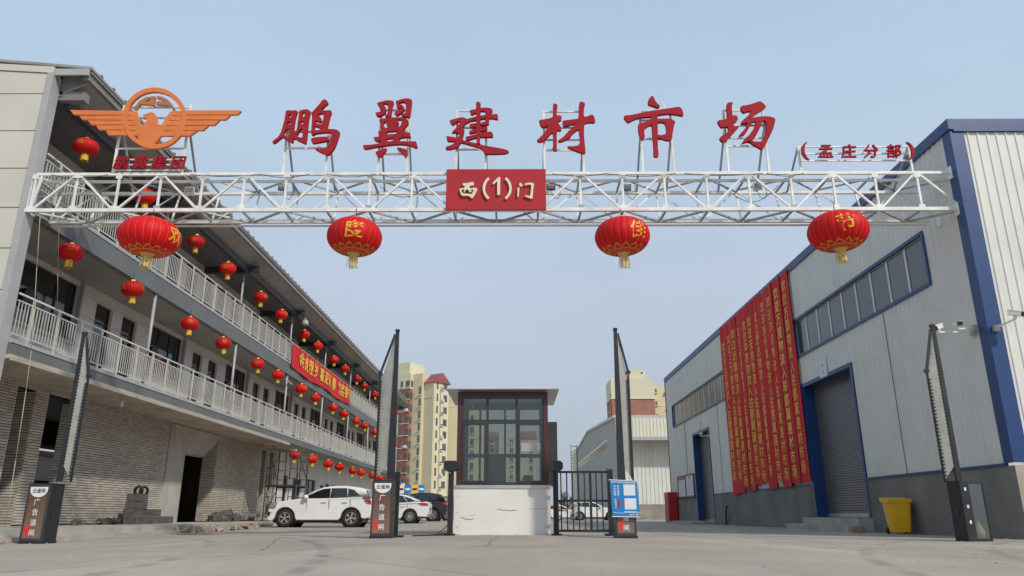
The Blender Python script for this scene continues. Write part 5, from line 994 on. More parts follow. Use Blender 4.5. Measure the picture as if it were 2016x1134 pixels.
# ================================================================== guard booth
BG = gz(-.3, 18.2)
def booth():
    t = thing('guard_booth', 'small glazed guard booth with maroon frame and white base in the middle of the entrance', 'guard booth', (-.3, 19, BG))
    x0, x1, y0, y1 = -1.45, .82, 18.1, 20.3; zs = 1.09
    boxo('base', (x0, y0, -.05), (x1, y1, zs), M['white_paint'], t)
    MB().box((x0-.02, y0-.02, zs), (x1+.02, y0+.06, zs+.075)).box((x0-.02, y0+.06, zs), (x0+.06, y1, zs+.075)).box((x1-.06, y0+.06, zs), (x1+.02, y1, zs+.075)).build('sill', M['alu'], t)
    X0, X1, Ya, Yb, za, zb = -1.36, .74, y0+.06, y1-.1, zs+.075, 3.27
    for x in (X0, X1):
        for y in (Ya, Yb): boxo('corner_post', (x-.05, y-.05, zs+.003), (x+.05, y+.05, zb+.1), M['maroon'], t)
    MB().box((X0+.05, Ya-.03, zb), (X1-.05, Ya+.05, zb+.12)).box((X0+.05, Yb-.05, zb), (X1-.05, Yb+.03, zb+.12)).box((X0-.03, Ya+.05, zb), (X0+.05, Yb-.05, zb+.12)).box((X1-.05, Ya+.05, zb), (X1+.03, Yb-.05, zb+.12)).build('head_beam', M['maroon'], t)
    FM = mat('sash_bronze', (0.045, 0.04, 0.045), .4, var=.1)
    # front: three lights, transom row above
    def face(axis, v, a0, a1, cuts, zt_, lower):
        fr = MB(); w_ = .045; cols = [a0]+cuts+[a1]
        def B(a, b, c, d, th=.03):
            if axis == 'y': fr.box((a, v-th, c), (b, v+th, d))
            else: fr.box((v-th, a, c), (v+th, b, d))
        B(a0, a0+w_, za, zb); B(a1-w_, a1, za, zb)
        for c in cuts: B(c-w_*.7, c+w_*.7, za, zb)
        B(a0+w_, a1-w_, za, za+.07, .028); B(a0+w_, a1-w_, zb-.05, zb, .028); B(a0+w_, a1-w_, zt_-.05, zt_+.05, .028)
        o = fr.build('window_frame', FM, t); n = len(cols)-1
        for i in range(n):
            a = cols[i]+.035; b = cols[i+1]-.035
            for c, d in ((zt_+.05, zb-.05), (za+.07, zt_-.05)):
                if axis == 'y': boxo('pane', (a, v-.004, c), (b, v+.004, d), M['booth_glass'], o)
                else: boxo('pane', (v-.004, a, c), (v+.004, b, d), M['booth_glass'], o)
        for i in lower:
            sb = MB()
            a = cols[i]+.03; b = cols[i+1]-.03; c, d = za+.06, zt_-.04; e = .045
            for (p, q, r, s) in ((a, a+e, c, d), (b-e, b, c, d), (a+e, b-e, c, c+e), (a+e, b-e, d-e, d)):
                if axis == 'y': sb.box((p, v-.05, r), (q, v-.032, s))
                else: sb.box((v+.032, p, r), (v+.05, q, s))
            sb.build('sash', FM, t)
    face('y', Ya, X0+.05, X1-.05, [-.68, .03], 2.66, [0, 2])
    face('y', Yb, X0+.05, X1-.05, [-.95, -.28, .1], 2.0, [])
    face('x', X0, Ya+.05, Yb-.05, [18.9, 19.6], 2.66, [])
    face('x', X1, Ya+.05, Yb-.05, [18.9, 19.6], 2.66, [])
    for q, pts in enumerate((((-.42, .62), (-.30, .60), (-.12, .585), (.02, .60)), ((-1.28, .44), (-1.18, .40), (-1.06, .385), (-.98, .41)), ((.30, .63), (.5, .625), (.74, .64)), ((-1.06, .47), (-.96, .50)))):
        mb = MB()
        for (p0, p1) in zip(pts[:-1], pts[1:]): mb.bar((p0[0], y0-.001, p0[1]), (p1[0], y0-.001, p1[1]), .004, .012)
        mb.build('scuff_mark', M['trimgrey'] if q > 1 else M['dark_steel'], t)
    for bx in (x0+.09, x1-.09):
        for bz in (.22, .55, .92): boxo('bolt', (bx-.012, y0-.006, bz-.012), (bx+.012, y0, bz+.012), M['trimgrey'], t)
    rd = random.Random(5); mb = MB()
    for q in range(26):
        xx = x0+(x1-x0)*rd.random(); mb.box((xx, y0-.002-.0004*q, -.04), (xx+rd.uniform(.02, .16), y0, rd.uniform(.01, .07)))
    mb.build('splash_dirt', M['plaster_tan'], t)
    boxo('desk', (-1.25, 18.25, .75), (.6, 18.65, .79), M['wood'], t); boxo('monitor', (-1.15, 18.5, .9), (-.8, 18.54, 1.28), M['black_paint'], t)
    boxo('window_notice', (.14, y0+.045, 1.95), (.62, y0+.05, 2.15), M['trimgrey'], t)
    # bay window on the right side
    bw = MB().box((X1+.06, 18.7, zs+.1), (X1+.30, 18.74, 2.72)).box((X1+.06, 19.7, zs+.1), (X1+.30, 19.74, 2.72)).box((X1+.06, 18.74, 2.66), (X1+.30, 19.7, 2.72)).box((X1+.06, 18.74, zs+.1), (X1+.30, 19.7, zs+.16)).build('bay_window', FM, t)
    boxo('pane', (X1+.27, 18.75, zs+.17), (X1+.28, 19.69, 2.65), M['booth_glass'], bw)
    # roof with overhang
    rf = MB().box((x0-.22, y0-.28, 3.40), (x1+.24, y1+.3, 3.43)).build('roof', M['alu'], t)
    boxo('roof_top', (x0-.05, y0+.1, 3.43), (x1+.07, y1, 3.50), M['white_paint'], rf)
    boxo('ceiling', (X0-.02, Ya, zb+.121), (X1+.02, Yb, zb+.13), M['white_paint'], t)
    boxo('tube_lamp', (-1.15, 18.4, 3.20), (-1.10, 19.6, 3.24), M['tube_light'], t)
    boxo('inner_door', (-.75, 19.75, za), (-.25, 19.8, 2.0), FM, t)
    return t
booth()
for x, lab in ((-.62, 'black chair back seen low in the middle window of the booth'), (.3, 'black chair back behind the right window of the booth')):
    t = thing('office_chair', lab, 'chair', (x, 18.9, BG), group='chairs inside the booth')
    MB().lathe((x, 18.9, 1.25), [(0, .2), (.10, .18), (.135, .08), (.13, -.08), (.10, -.2), (0, -.2)], 14).build('headrest', M['fabric_black'], t, smooth=True)
    MB().box((x-.22, 18.85, .6), (x+.22, 18.95, 1.12)).build('backrest', M['fabric_black'], t); boxo('seat', (x-.22, 18.5, .5), (x+.22, 18.95, .58), M['fabric_black'], t); boxo('stem', (x-.03, 18.7, .05), (x+.03, 18.76, .5), M['fabric_black'], t)
boxo('x', (0, 0, -9), (0.01, .01, -9.01), M['cable']).name = 'tmp'; bpy.data.objects.remove(bpy.data.objects['tmp'])
# camera posts beside the booth
for x, lab in ((-1.50, 'black recognition camera post at the left corner of the booth'), (.93, 'black recognition camera post at the right corner of the booth, beside the fence')):
    g = BG; t = thing('camera_post', lab, 'camera post', (x, 17.75, g), group='camera posts by the booth')
    boxo('pole', (x-.06, 17.70, g), (x+.06, 17.80, g+1.42), M['black_paint'], t); boxo('base_plate', (x-.12, 17.62, g-.01), (x+.12, 17.88, g+.035), M['black_paint'], t)
    s = -1 if x < 0 else 1
    MB().prism([(x-.17, 17.58, g+1.47), (x-.11, 17.58, g+1.42), (x+.11, 17.58, g+1.42), (x+.17, 17.58, g+1.47), (x+.17, 17.58, g+1.60), (x+.11, 17.58, g+1.65), (x-.11, 17.58, g+1.65), (x-.17, 17.58, g+1.60)], (0, .34, 0)).build('camera_head', M['black_paint'], t, fix=True)
    boxo('lamp', (x+.02, 17.69, g+.1), (x+.05, 17.70, g+1.40), M['steel_white'], t) if x > 0 else boxo('lamp', (x-.03, 17.69, g+1.36), (x+.0, 17.70, g+1.40), M['white_print'], t)
# cables at the foot of the booth
tag(MB().path([(-1.47, 17.6, BG+.02), (-1.62, 17.5, BG+.05), (-1.75, 17.45, BG+.02), (-1.9, 17.5, BG+.012)], .012, 6).path([(-1.5, 17.65, BG+.3), (-1.62, 17.55, BG+.14), (-1.8, 17.5, BG+.02)], .010, 6).path([(-1.45, 17.6, BG+.015), (-2.3, 17.35, BG+.0)], .014, 6).build('loose_cable', M['cable'], smooth=True), 'loose black cables trailing on the ground at the left corner of the booth', 'cable')

# ================================================================== small fence gate right of the booth
g = gz(1.5, 17.6); t = thing('fence_gate', 'short black bar fence between the booth and the right barrier cabinet', 'fence', (1.5, 17.6, g))
YG = 17.6; xa, xb = .93, 2.12
boxo('end_post', (xb-.01, YG-.06, g), (xb+.12, YG+.06, 1.50), M['black_paint'], t); boxo('base_plate', (xb-.10, YG-.13, g-.01), (xb+.24, YG+.13, g+.05), M['black_paint'], t)
boxo('end_post', (xa-.0, YG-.02, .13), (xa+.045, YG+.02, 1.46), M['black_paint'], t)
for z in (1.44, .80, .15): boxo('rail', (xa+.045, YG-.02, z-.025), (xb-.01, YG+.02, z+.025), M['black_paint'], t)
for i in range(8): piece('bar', M['black_paint'], t, (xa+.115+.135*i, YG, .795), (.028 if i != 5 else .055, .028, 1.24))

# ================================================================== barrier cabinets and folded fence arms
def cabinet(label, x, y, w_, h_, flip=False, rot=0, group='barrier cabinets', bare=False, depth=.36):
    g = gz(x, y); t = thing('barrier_cabinet', label, 'barrier cabinet', (x, y, g), group, local=True); t.rotation_euler = (0, 0, R(rot))
    d = depth
    boxo('housing', (-w_/2, -d/2+.03, 0), (w_/2, d/2, h_), M['black_paint'], t)
    boxo('plinth', (-w_/2-.015, -d/2, 0), (w_/2+.015, d/2+.01, .05), M['black_paint'], t)
    if not bare:
        MB().box((-w_/2, -d/2, .05), (-w_/2+.035, -d/2+.03, h_)).box((w_/2-.035, -d/2, .05), (w_/2, -d/2+.03, h_)).box((-w_/2+.035, -d/2, .05), (w_/2-.035, -d/2+.03, .10)).box((-w_/2+.035, -d/2, h_-.04), (w_/2-.035, -d/2+.03, h_)).build('panel_frame', M['dark_steel'], t)
        boxo('printed_panel', (-w_/2+.035, -d/2+.012, .10), (w_/2-.035, -d/2+.028, h_-.04), M['ad'], t)
        yy = -d/2+.006; hw = w_/2-.045
        mb = MB(); pts = [(-hw, yy, h_-.05)]+[(hw*math.cos(R(180+180*k/12)), yy, h_-.10+.15*math.sin(R(180+180*k/12))) for k in range(13)]+[(hw, yy, h_-.05)]
        mb.add(pts, [tuple(range(len(pts)))]).build('logo_field', M['white_print'], t)
        text_mb(MB(), '云道闸', .095, (0, yy-.004, h_-.125), (1, 0, 0), (0, 0, 1), off=.01, sx=1.0).build('logo_text', M['ink'], t)
        mb = MB()
        for i, c in enumerate('广告道闸'): text_mb(mb, c, .135, (0, yy-.004, h_-.34-.195*i), (1, 0, 0), (0, 0, 1), off=.008)
        mb.build('lettering', M['white_print'], t)
    boxo('lock', (w_/2, -.03, h_*.42), (w_/2+.012, .03, h_*.47), M['dark_steel'], t)
    boxo('top_cap', (-w_/2-.01, -d/2-.005, h_), (w_/2+.01, d/2+.01, h_+.02), M['black_paint'], t)
    return t
def fence_arm(label, x, y, z0, s, top=4.45, knee=3.5, wid=.34, boards=34, mw=.10):
    """raised folding fence arm; s=+1 secondary pole to the right, -1 to the left"""
    t = thing('folding_barrier', label, 'barrier', (x, y, z0), 'raised folding barriers')
    MB().prism([(x-mw/2, y-.04, z0), (x+mw/2, y-.04, z0), (x+.035, y-.04, top), (x-.035, y-.04, top)], (0, .08, 0)).box((x-.045, y-.05, top), (x+.045, y+.05, top+.05)).build('main_pole', M['black_paint'], t, fix=True)
    xs = x+s*wid
    barp('side_pole', M['black_paint'], t, (xs, y, z0-.02), (xs, y, knee), .035)
    barp('side_pole', M['black_paint'], t, (xs, y, knee), (x+s*.05, y, top-.06), .045)
    MB().tube((xs, y-.03, knee), (xs, y+.03, knee), .05, 10).build('hinge', M['black_paint'], t)
    z = z0+.04; dz = (knee+.1-z0-.04)/boards; i = 0
    while z+.0 < top-.35:
        f = 1.0 if z < knee-.15 else max(.15, (top-.1-z)/(top-.1-knee+.25))
        p = Vector((x+s*.05, y-.012, z+.30)); q = Vector((x+s*(wid*f-.0), y+.018, z))
        if q.z > z0: barp('board', M['ad_board'], t, p, q, .014, dz*.58)
        if f > .98: piece('clip', M['black_paint'], t, (xs-s*.02, y-.02, z), (.05, .03, .03))
        z += dz; i += 1
    return t
cabinet('black barrier cabinet with brown panel 广告道闸, standing between the white car and the booth', -2.78, 16.2, .44, 1.15, rot=0)
fence_arm('tall raised barrier arm above the cabinet left of the booth', -2.66, 16.25, 1.22, -1, mw=.17)
cabinet('black barrier cabinet with brown panel, mostly covered by the blue sign', 2.27, 16.1, .42, 1.13)
fence_arm('tall raised barrier arm above the blue sign right of the booth', 2.24, 16.15, 1.2, 1, wid=.25, mw=.16)
cabinet('black barrier cabinet with brown panel at the left kerb, by the brick pillar', -9.52, 15.5, .47, 1.13, rot=-6, depth=.42)
fence_arm('raised barrier arm at the far left in front of the brick wall', -9.38, 15.65, 1.15, 1, top=4.25, knee=3.35, wid=.24, boards=32)
# right outer cabinet: open lightbox with a bag inside
def right_cabinet():
    x, y = 8.98, 15.3; g = gz(x, y)
    t = thing('barrier_cabinet', 'black barrier cabinet by the right wall, glazed front with a white bag inside', 'barrier cabinet', (x, y, g), 'barrier cabinets', local=True); t.rotation_euler = (0, 0, R(9))
    w_, d, h_ = .50, .36, 1.12; x0 = -w_/2
    boxo('side_housing', (x0-.02, -d/2, 0), (x0+.17, d/2, h_+.02), M['black_paint'], t)
    MB().box((x0+.17, -d/2, 0), (w_/2, d/2, .05)).box((x0+.17, -d/2, h_-.04), (w_/2, d/2, h_)).box((w_/2-.035, -d/2, .05), (w_/2, d/2, h_-.04)).box((x0+.17, d/2-.02, .05), (w_/2-.035, d/2, h_-.04)).build('light_box', M['black_paint'], t)
    boxo('front_pane', (x0+.17, -d/2+.01, .05), (w_/2-.035, -d/2+.016, h_-.04), M['case_glass'], t)
    for z in (.33, .62, .95): boxo('sticker', (x0+.06, -d/2-.003, z), (x0+.10, -d/2, z+.06), M['white_print'], t)
    boxo('lock', (x0-.032, -.03, .52), (x0-.02, .03, .6), M['dark_steel'], t)
    return x, y, g
rx, ry, rg = right_cabinet()
t = MB().lathe((rx+.10, ry-.02, rg+.05), [(0, 0), (.085, .01), (.11, .08), (.10, .17), (.05, .24), (.03, .30), (.04, .33)], 16).build('plastic_bag', M['white_paint'], smooth=True); tag(t, 'white knotted plastic bag inside the glazed cabinet at the right wall', 'bag')
t = MB().box((rx-.08, ry, rg+.05), (rx+.02, ry+.1, rg+.36)).build('cardboard_box', M['apt_brick']); tag(t, 'brown box beside the white bag inside the right cabinet', 'box')
fence_arm('raised barrier arm leaning beside the right warehouse wall with pale boards', 8.95, 15.45, 1.14, -1, top=4.35, knee=3.4, wid=.28, boards=32)
# parts hanging from the right arm foot
# blue payment sign
t = thing('blue_sign', 'blue notice board with two white squares, hung on the cabinet right of the booth', 'sign', (2.25, 15.88, .8))
MB().prism([(1.96, 15.86, 1.19), (2.52, 15.86, 1.16), (2.555, 15.86, .455), (1.99, 15.86, .465)], (0, .03, 0)).build('panel', M['sign_blue'], t, fix=True)
MB().prism([(1.94, 15.85, 1.20), (2.53, 15.85, 1.17), (2.53, 15.85, 1.155), (1.94, 15.85, 1.185)], (0, .05, 0)).build('top_rail', M['white_print'], t, fix=True)
MB().prism([(1.98, 15.85, .47), (2.56, 15.85, .458), (2.56, 15.85, .445), (1.98, 15.85, .455)], (0, .05, 0)).build('bottom_rail', M['white_print'], t, fix=True)
boxo('white_square', (2.235, 15.852, .875), (2.475, 15.858, 1.095), M['paper'], t); boxo('white_square', (2.245, 15.852, .60), (2.485, 15.858, .82), M['paper'], t)
mb = MB(); text_mb(mb, '欢迎使用本停车场自助缴费', .042, (2.235, 15.852, 1.137), (1, 0, -.05), (0, 0, 1), off=.02)
for c, i in zip('扫码缴费', range(4)): text_mb(mb, c, .05, (2.05, 15.852, 1.06-.055*i), (1, 0, 0), (0, 0, 1), off=.01)
for c, i in zip('请先缴费', range(4)): text_mb(mb, c, .05, (2.12, 15.852, 1.06-.055*i), (1, 0, 0), (0, 0, 1), off=.01)
for c, i in zip('长租月卡', range(4)): text_mb(mb, c, .05, (2.06, 15.852, .79-.05*i), (1, 0, 0), (0, 0, 1), off=.01)
text_mb(mb, '停车场管理处', .034, (2.43, 15.852, .495), (1, 0, 0), (0, 0, 1), off=.02); text_mb(mb, '请提前缴费谢谢合作', .03, (2.36, 15.852, .555), (1, 0, 0), (0, 0, 1), off=.015)
mb.build('lettering', M['white_print'], t)
boxo('red_tag', (2.105, 15.853, .655), (2.155, 15.858, .785), M['red_box'], t)
MB().path([(2.0, 15.852, .545), (2.12, 15.852, .525), (2.3, 15.852, .54), (2.56, 15.852, .53)], .005, 5).build('white_line', M['white_print'], t)
# black sensor post right of the left cabinet
g = gz(-2.42, 16.7); t = thing('sensor_post', 'slim black square post standing just right of the left centre cabinet', 'post', (-2.5, 16.75, g))
boxo('pole', (-2.68, 16.70, g), (-2.54, 16.80, g+1.36), M['black_paint'], t); boxo('base_plate', (-2.78, 16.62, g-.01), (-2.42, 16.9, g+.04), M['black_paint'], t)
# far gate arm, small
fa = fence_arm('distant raised barrier arm seen through the bar fence', 5.05, 62, .2, -1, top=5.9, knee=5.9, wid=.5, boards=26)
# ================================================================== cars
def arcpts(cx, r, z0, a0=180, a1=0, n=10): return [(cx+r*math.cos(R(a0+(a1-a0)*i/n)), z0+r*math.sin(R(a0+(a1-a0)*i/n))) for i in range(n+1)]
def body_mesh(outline, w_, bevel=.045):
    """outline (x,z) side silhouette of the lower body, extruded across the car and rounded"""
    b = bmesh.new(); vs = [b.verts.new((x, -w_, z)) for x, z in outline]; f = b.faces.new(vs)
    r = bmesh.ops.extrude_face_region(b, geom=[f]); nv = [e for e in r['geom'] if isinstance(e, bmesh.types.BMVert)]
    for v in nv: v.co.y = w_
    side = [e for e in b.edges if abs(e.verts[0].co.y-e.verts[1].co.y) < 1e-6]
    bmesh.ops.recalc_face_normals(b, faces=b.faces)
    bmesh.ops.bevel(b, geom=side, offset=bevel, segments=3, profile=.6, affect='EDGES', clamp_overlap=True)
    # plan taper at the two ends, slight tumblehome
    x0 = min(p[0] for p in outline); x1 = max(p[0] for p in outline)
    for v in b.verts:
        e = max(0, (abs(v.co.x-(x0+x1)/2)-(x1-x0)*.33)/((x1-x0)*.17)); v.co.y *= 1-.13*min(1, e)**2
        v.co.y *= 1-.05*max(0, (v.co.z-.75))/.35
    return b
def make_car(name, label, loc, rotz, cm, S, group='cars parked in the yard'):
    t = thing(name, label, 'car', loc, group, local=True); t.rotation_euler = (0, 0, R(rotz))
    b = body_mesh(S['body'], S['w']); me = bpy.data.meshes.new('body'); b.to_mesh(me); b.free(); me.materials.append(cm); me.polygons.foreach_set('use_smooth', [True]*len(me.polygons))
    o = link('body', me, t); 
    md = o.modifiers.new('n', 'WEIGHTED_NORMAL'); md.keep_sharp = False
    zb = min(p[1] for p in S['cab']); zt = max(p[1] for p in S['cab'])
    def hw(z): return S['w']*(.945-.24*max(0, min(1, (z-zb)/(zt-zb))))
    # cabin shell
    cb = S['cab']; n = len(cb); vs = [(x, -hw(z), z) for x, z in cb]+[(x, hw(z), z) for x, z in cb]
    bm = bmesh.new(); V = [bm.verts.new(v) for v in vs]; bm.faces.new(V[:n]); bm.faces.new(V[n:][::-1])
    for i in range(n): bm.faces.new((V[i], V[i+n], V[(i+1) % n+n], V[(i+1) % n]))
    bmesh.ops.recalc_face_normals(bm, faces=bm.faces)
    ed = [e for e in bm.edges if abs(e.verts[0].co.x-e.verts[1].co.x)+abs(e.verts[0].co.z-e.verts[1].co.z) > 1e-5 and min(e.verts[0].co.z, e.verts[1].co.z) > zb+.01]
    bmesh.ops.bevel(bm, geom=ed, offset=.05, segments=3, profile=.6, affect='EDGES', clamp_overlap=True)
    me = bpy.data.meshes.new('roof'); bm.to_mesh(me); bm.free(); me.materials.append(cm); me.polygons.foreach_set('use_smooth', [True]*len(me.polygons)); o = link('roof', me, t)
    md = o.modifiers.new('n', 'WEIGHTED_NORMAL'); md.keep_sharp = False
    for gl in S['glass']:
        for s in (-1, 1):
            k = len(gl); c = (sum(p[0] for p in gl)/k, sum(p[1] for p in gl)/k)
            MB().add([(x, s*(hw(z)+.010), z) for x, z in gl], [tuple(range(k))]).build('side_window', M['glass_car'], t)
    for a, b_, nm in S['screens']:
        (xa, za), (xb, zb2) = a, b_; dx, dz = xb-xa, zb2-za; l_ = math.hypot(dx, dz); nx, nz = -dz/l_, dx/l_
        if nz < 0: nx, nz = -nx, -nz
        e = .014; MB().add([(xa+nx*e, -hw(za)+.10, za+nz*e), (xa+nx*e, hw(za)-.10, za+nz*e), (xb+nx*e, hw(zb2)-.09, zb2+nz*e), (xb+nx*e, -hw(zb2)+.09, zb2+nz*e)], [(0, 1, 2, 3)]).build(nm, M['glass_car'], t)
    # dark sill cladding
    for s in (-1, 1):
        MB().box((S['wf']-S['ra']-.02, s*(S['w']-.05), S['sill']-.06), (S['wr']+S['ra']+.02, s*(S['w']-.008), S['sill']+.06)).build('sill_trim', M['dark_steel'], t)
        for dx in S['doors']: MB().box((dx-.006, s*(S['w']-.02), S['sill']+.08), (dx+.006, s*(S['w']*.992+.002), S['belt'])).build('door_gap', M['dark_steel'], t)
        for hx in S['handles']: MB().box((hx-.10, s*(S['w']*.97), S['belt']-.13), (hx+.10, s*(S['w']+.018), S['belt']-.10)).build('door_handle', cm, t)
        mx, mz = S['mirror']
        MB().lathe((mx, s*(S['w']+.10), mz), [(0, .09), (.07, .08), (.11, .02), (.10, -.05), (.05, -.08), (0, -.08)], 10).build('mirror', cm, t, smooth=True)
        MB().tube((S['wf'], s*(S['w']-.34), S['rt']), (S['wf'], s*(S['w']-.28), S['rt']), S['ra']+.03, 24).build('wheel_arch', M['black_paint'], t)
        MB().tube((S['wr'], s*(S['w']-.34), S['rt']), (S['wr'], s*(S['w']-.28), S['rt']), S['ra']+.03, 24).build('wheel_arch', M['black_paint'], t)
    for i, lp in enumerate(S['lamps']):
        nm, pts, m_ = lp
        for s in (-1, 1):
            k = len(pts); e = .012
            MB().prism([(x, s*(S['w']*(1-.13*min(1, max(0, (abs(x)-S['L']*.33)/(S['L']*.17)))**2)-.03), z) for x, z in pts], (0, s*.055, 0)).build(nm, M[m_], t, fix=True)
    fx = S['nose']
    MB().box((fx-.06, -S['w']*.55, .32), (fx+.012, S['w']*.55, .52)).build('grille', M['black_paint'], t); MB().box((fx-.12, -S['w']*.45, .60), (fx-.015, S['w']*.45, .74)).build('grille', M['black_paint'], t)
    tx = S['tail']; MB().box((tx-.012, -.26, .62), (tx+.02, .26, .74)).build('number_plate', M['sign_blue'], t)
    MB().box((S['wf']-.9, -S['w']*.8, .18), (S['wr']+.2, S['w']*.8, .30)).build('underbody', M['black_paint'], t) if S['wf'] < S['wr'] else MB().box((S['wr']-.4, -S['w']*.8, .17), (S['wf']+.5, S['w']*.8, .32)).build('underbody', M['black_paint'], t)
    # wheels
    def wheel():
        w = group_part('wheel', t); w['_'] = 0; del w['_']
        rt = S['rt']
        MB().lathe((0, 0, 0), [(rt*.64, -.10), (rt*.93, -.115), (rt, -.08), (rt, .08), (rt*.93, .115), (rt*.64, .10)], 36, axis='y').build('tyre', M['tyre'], w, smooth=True)
        rm = MB().lathe((0, 0, 0), [(rt*.66, -.095), (rt*.60, -.10), (rt*.58, -.06), (rt*.58, .06), (rt*.60, .10), (rt*.66, .095)], 30, axis='y')
        for k in range(S['spokes']):
            a = 2*math.pi*k/S['spokes']
            for da in ((-.13, .13) if S['spokes'] < 8 else (0,)):
                rm.bar((rt*.12*math.cos(a), -.092, rt*.12*math.sin(a)), (rt*.61*math.cos(a+da), -.098, rt*.61*math.sin(a+da)), .030, .03, up=(0, 1, 0))
                rm.bar((rt*.12*math.cos(a), .092, rt*.12*math.sin(a)), (rt*.61*math.cos(a+da), .098, rt*.61*math.sin(a+da)), .030, .03, up=(0, 1, 0))
        rm.tube((0, -.10, 0), (0, .10, 0), rt*.14, 14); rm.build('rim', M['rim'], w)
        MB().tube((0, -.05, 0), (0, .05, 0), rt*.57, 24).build('brake_disc', M['dark_steel'], w)
        return w
    w0 = wheel(); first = True
    for x in (S['wf'], S['wr']):
        for s in (-1, 1):
            w = w0 if first else copy_tree(w0, t); first = False
            w.location = (x, s*(S['w']-.135), S['rt']); w.rotation_euler = (0, R(random.uniform(0, 70)), 0)
    return t
def suv(s=1.0):
    rt = .355; ra = .42
    low = [(2.06, .26), (2.09, .5), (2.04, .74), (1.92, .90), (1.65, .985), (1.2, 1.06), (.75, 1.11), (.0, 1.12), (-1.0, 1.15), (-1.75, 1.17), (-2.12, 1.10), (-2.17, .9), (-2.14, .6), (-2.12, .40), (-1.9, .33)]
    low += [(x, z) for x, z in [(-1.34-ra*math.cos(R(a)), rt+ra*math.sin(R(a))) for a in range(0, 181, 18)]]
    low += [(-.85, .27), (.85, .27)]
    low += [(1.34-ra*math.cos(R(a)), rt+ra*math.sin(R(a))) for a in range(0, 181, 18)]
    low += [(1.85, .24)]
    return dict(body=low, w=.90, L=4.3, nose=2.08, tail=-2.16, cab=[(.86, 1.07), (.16, 1.47), (-.10, 1.56), (-.55, 1.625), (-1.1, 1.62), (-1.65, 1.55), (-1.80, 1.50), (-2.10, 1.10)],
                glass=[[(.60, 1.13), (.14, 1.40), (-.12, 1.50), (-.42, 1.53), (-.42, 1.13)], [(-.46, 1.13), (-.46, 1.53), (-1.10, 1.53), (-1.14, 1.16)], [(-1.18, 1.17), (-1.14, 1.52), (-1.40, 1.46), (-1.66, 1.23)]],
                screens=[((.78, 1.12), (.20, 1.445), 'windscreen'), ((-1.86, 1.45), (-2.06, 1.15), 'rear_window')], sill=.31, belt=1.09, doors=(.48, -.44, -1.30), handles=(-.22, -1.08), mirror=(.50, 1.17),
                wf=1.34, wr=-1.34, rt=rt, ra=ra, spokes=5, lamps=[('headlight', [(2.02, .76), (1.95, .92), (1.68, .97), (1.72, .80)], 'lamp_clear'), ('fog_lamp', [(2.07, .46), (2.04, .62), (1.93, .58), (1.95, .46)], 'black_paint'), ('tail_light', [(-2.14, .90), (-2.12, 1.06), (-1.86, 1.08), (-1.98, .94)], 'tail')])
def sedan():
    rt = .33; ra = .385
    low = [(2.2, .24), (2.26, .45), (2.18, .68), (1.9, .80), (1.3, .89), (.85, .95), (0, .96), (-1.0, 1.0), (-1.6, 1.04), (-2.22, 1.05), (-2.32, .90), (-2.30, .5), (-2.2, .30)]
    low += [(-1.36-ra*math.cos(R(a)), rt+ra*math.sin(R(a))) for a in range(0, 181, 18)]+[(-.9, .22), (.9, .22)]+[(1.38-ra*math.cos(R(a)), rt+ra*math.sin(R(a))) for a in range(0, 181, 18)]+[(1.9, .2)]
    return dict(body=low, w=.90, L=4.5, nose=2.24, tail=-2.31, cab=[(1.0, .93), (.25, 1.33), (-.1, 1.42), (-.6, 1.45), (-1.1, 1.38), (-1.6, 1.20), (-2.1, 1.03)],
                glass=[[(.75, .99), (.2, 1.27), (-.35, 1.38), (-.38, 1.0)], [(-.42, 1.0), (-.40, 1.385), (-.95, 1.35), (-1.2, 1.03)], [(-1.24, 1.03), (-1.0, 1.33), (-1.35, 1.22), (-1.62, 1.08)]],
                screens=[((.92, .98), (.30, 1.31), 'windscreen'), ((-1.15, 1.37), (-1.95, 1.08), 'rear_window')], sill=.27, belt=.96, doors=(.55, -.4, -1.22), handles=(-.15, -1.0), mirror=(.62, 1.02),
                wf=1.38, wr=-1.36, rt=rt, ra=ra, spokes=10, lamps=[('headlight', [(2.2, .60), (2.1, .72), (1.75, .76), (1.8, .64)], 'lamp_clear'), ('tail_light', [(-2.30, .86), (-2.26, .98), (-1.80, 1.0), (-1.95, .88)], 'tail')])
def place(y, x): return (x, y, gz(x, y))
make_car('parked_car', 'white sport utility vehicle parked nose left in front of the scaffold', (-8.03, 32.2, gz(-8, 32.2)+.01), 180, M['car_white'], suv())
make_car('parked_car', 'white saloon with red tail lights, behind the black post left of the booth', (-6.75, 40.2, gz(-6.7, 40.2)), 180, M['car_white'], sedan())
make_car('parked_car', 'black sport utility vehicle behind the white saloon', (-6.2, 46.0, gz(-6.2, 46)), 180, M['car_black'], suv())
make_car('parked_car', 'dark grey saloon partly hidden by the left booth post', (-5.75, 50.5, gz(-6, 50.5)), 180, M['car_grey'], sedan())
make_car('parked_car', 'white hatchback facing right, seen through the black bar fence', (7.0, 69, gz(7, 69)), 0, M['car_white'], suv())
make_car('parked_car', 'white car partly behind the hatchback at the left end of the bar fence', (4.4, 76, gz(5, 76)), 0, M['car_white'], sedan())
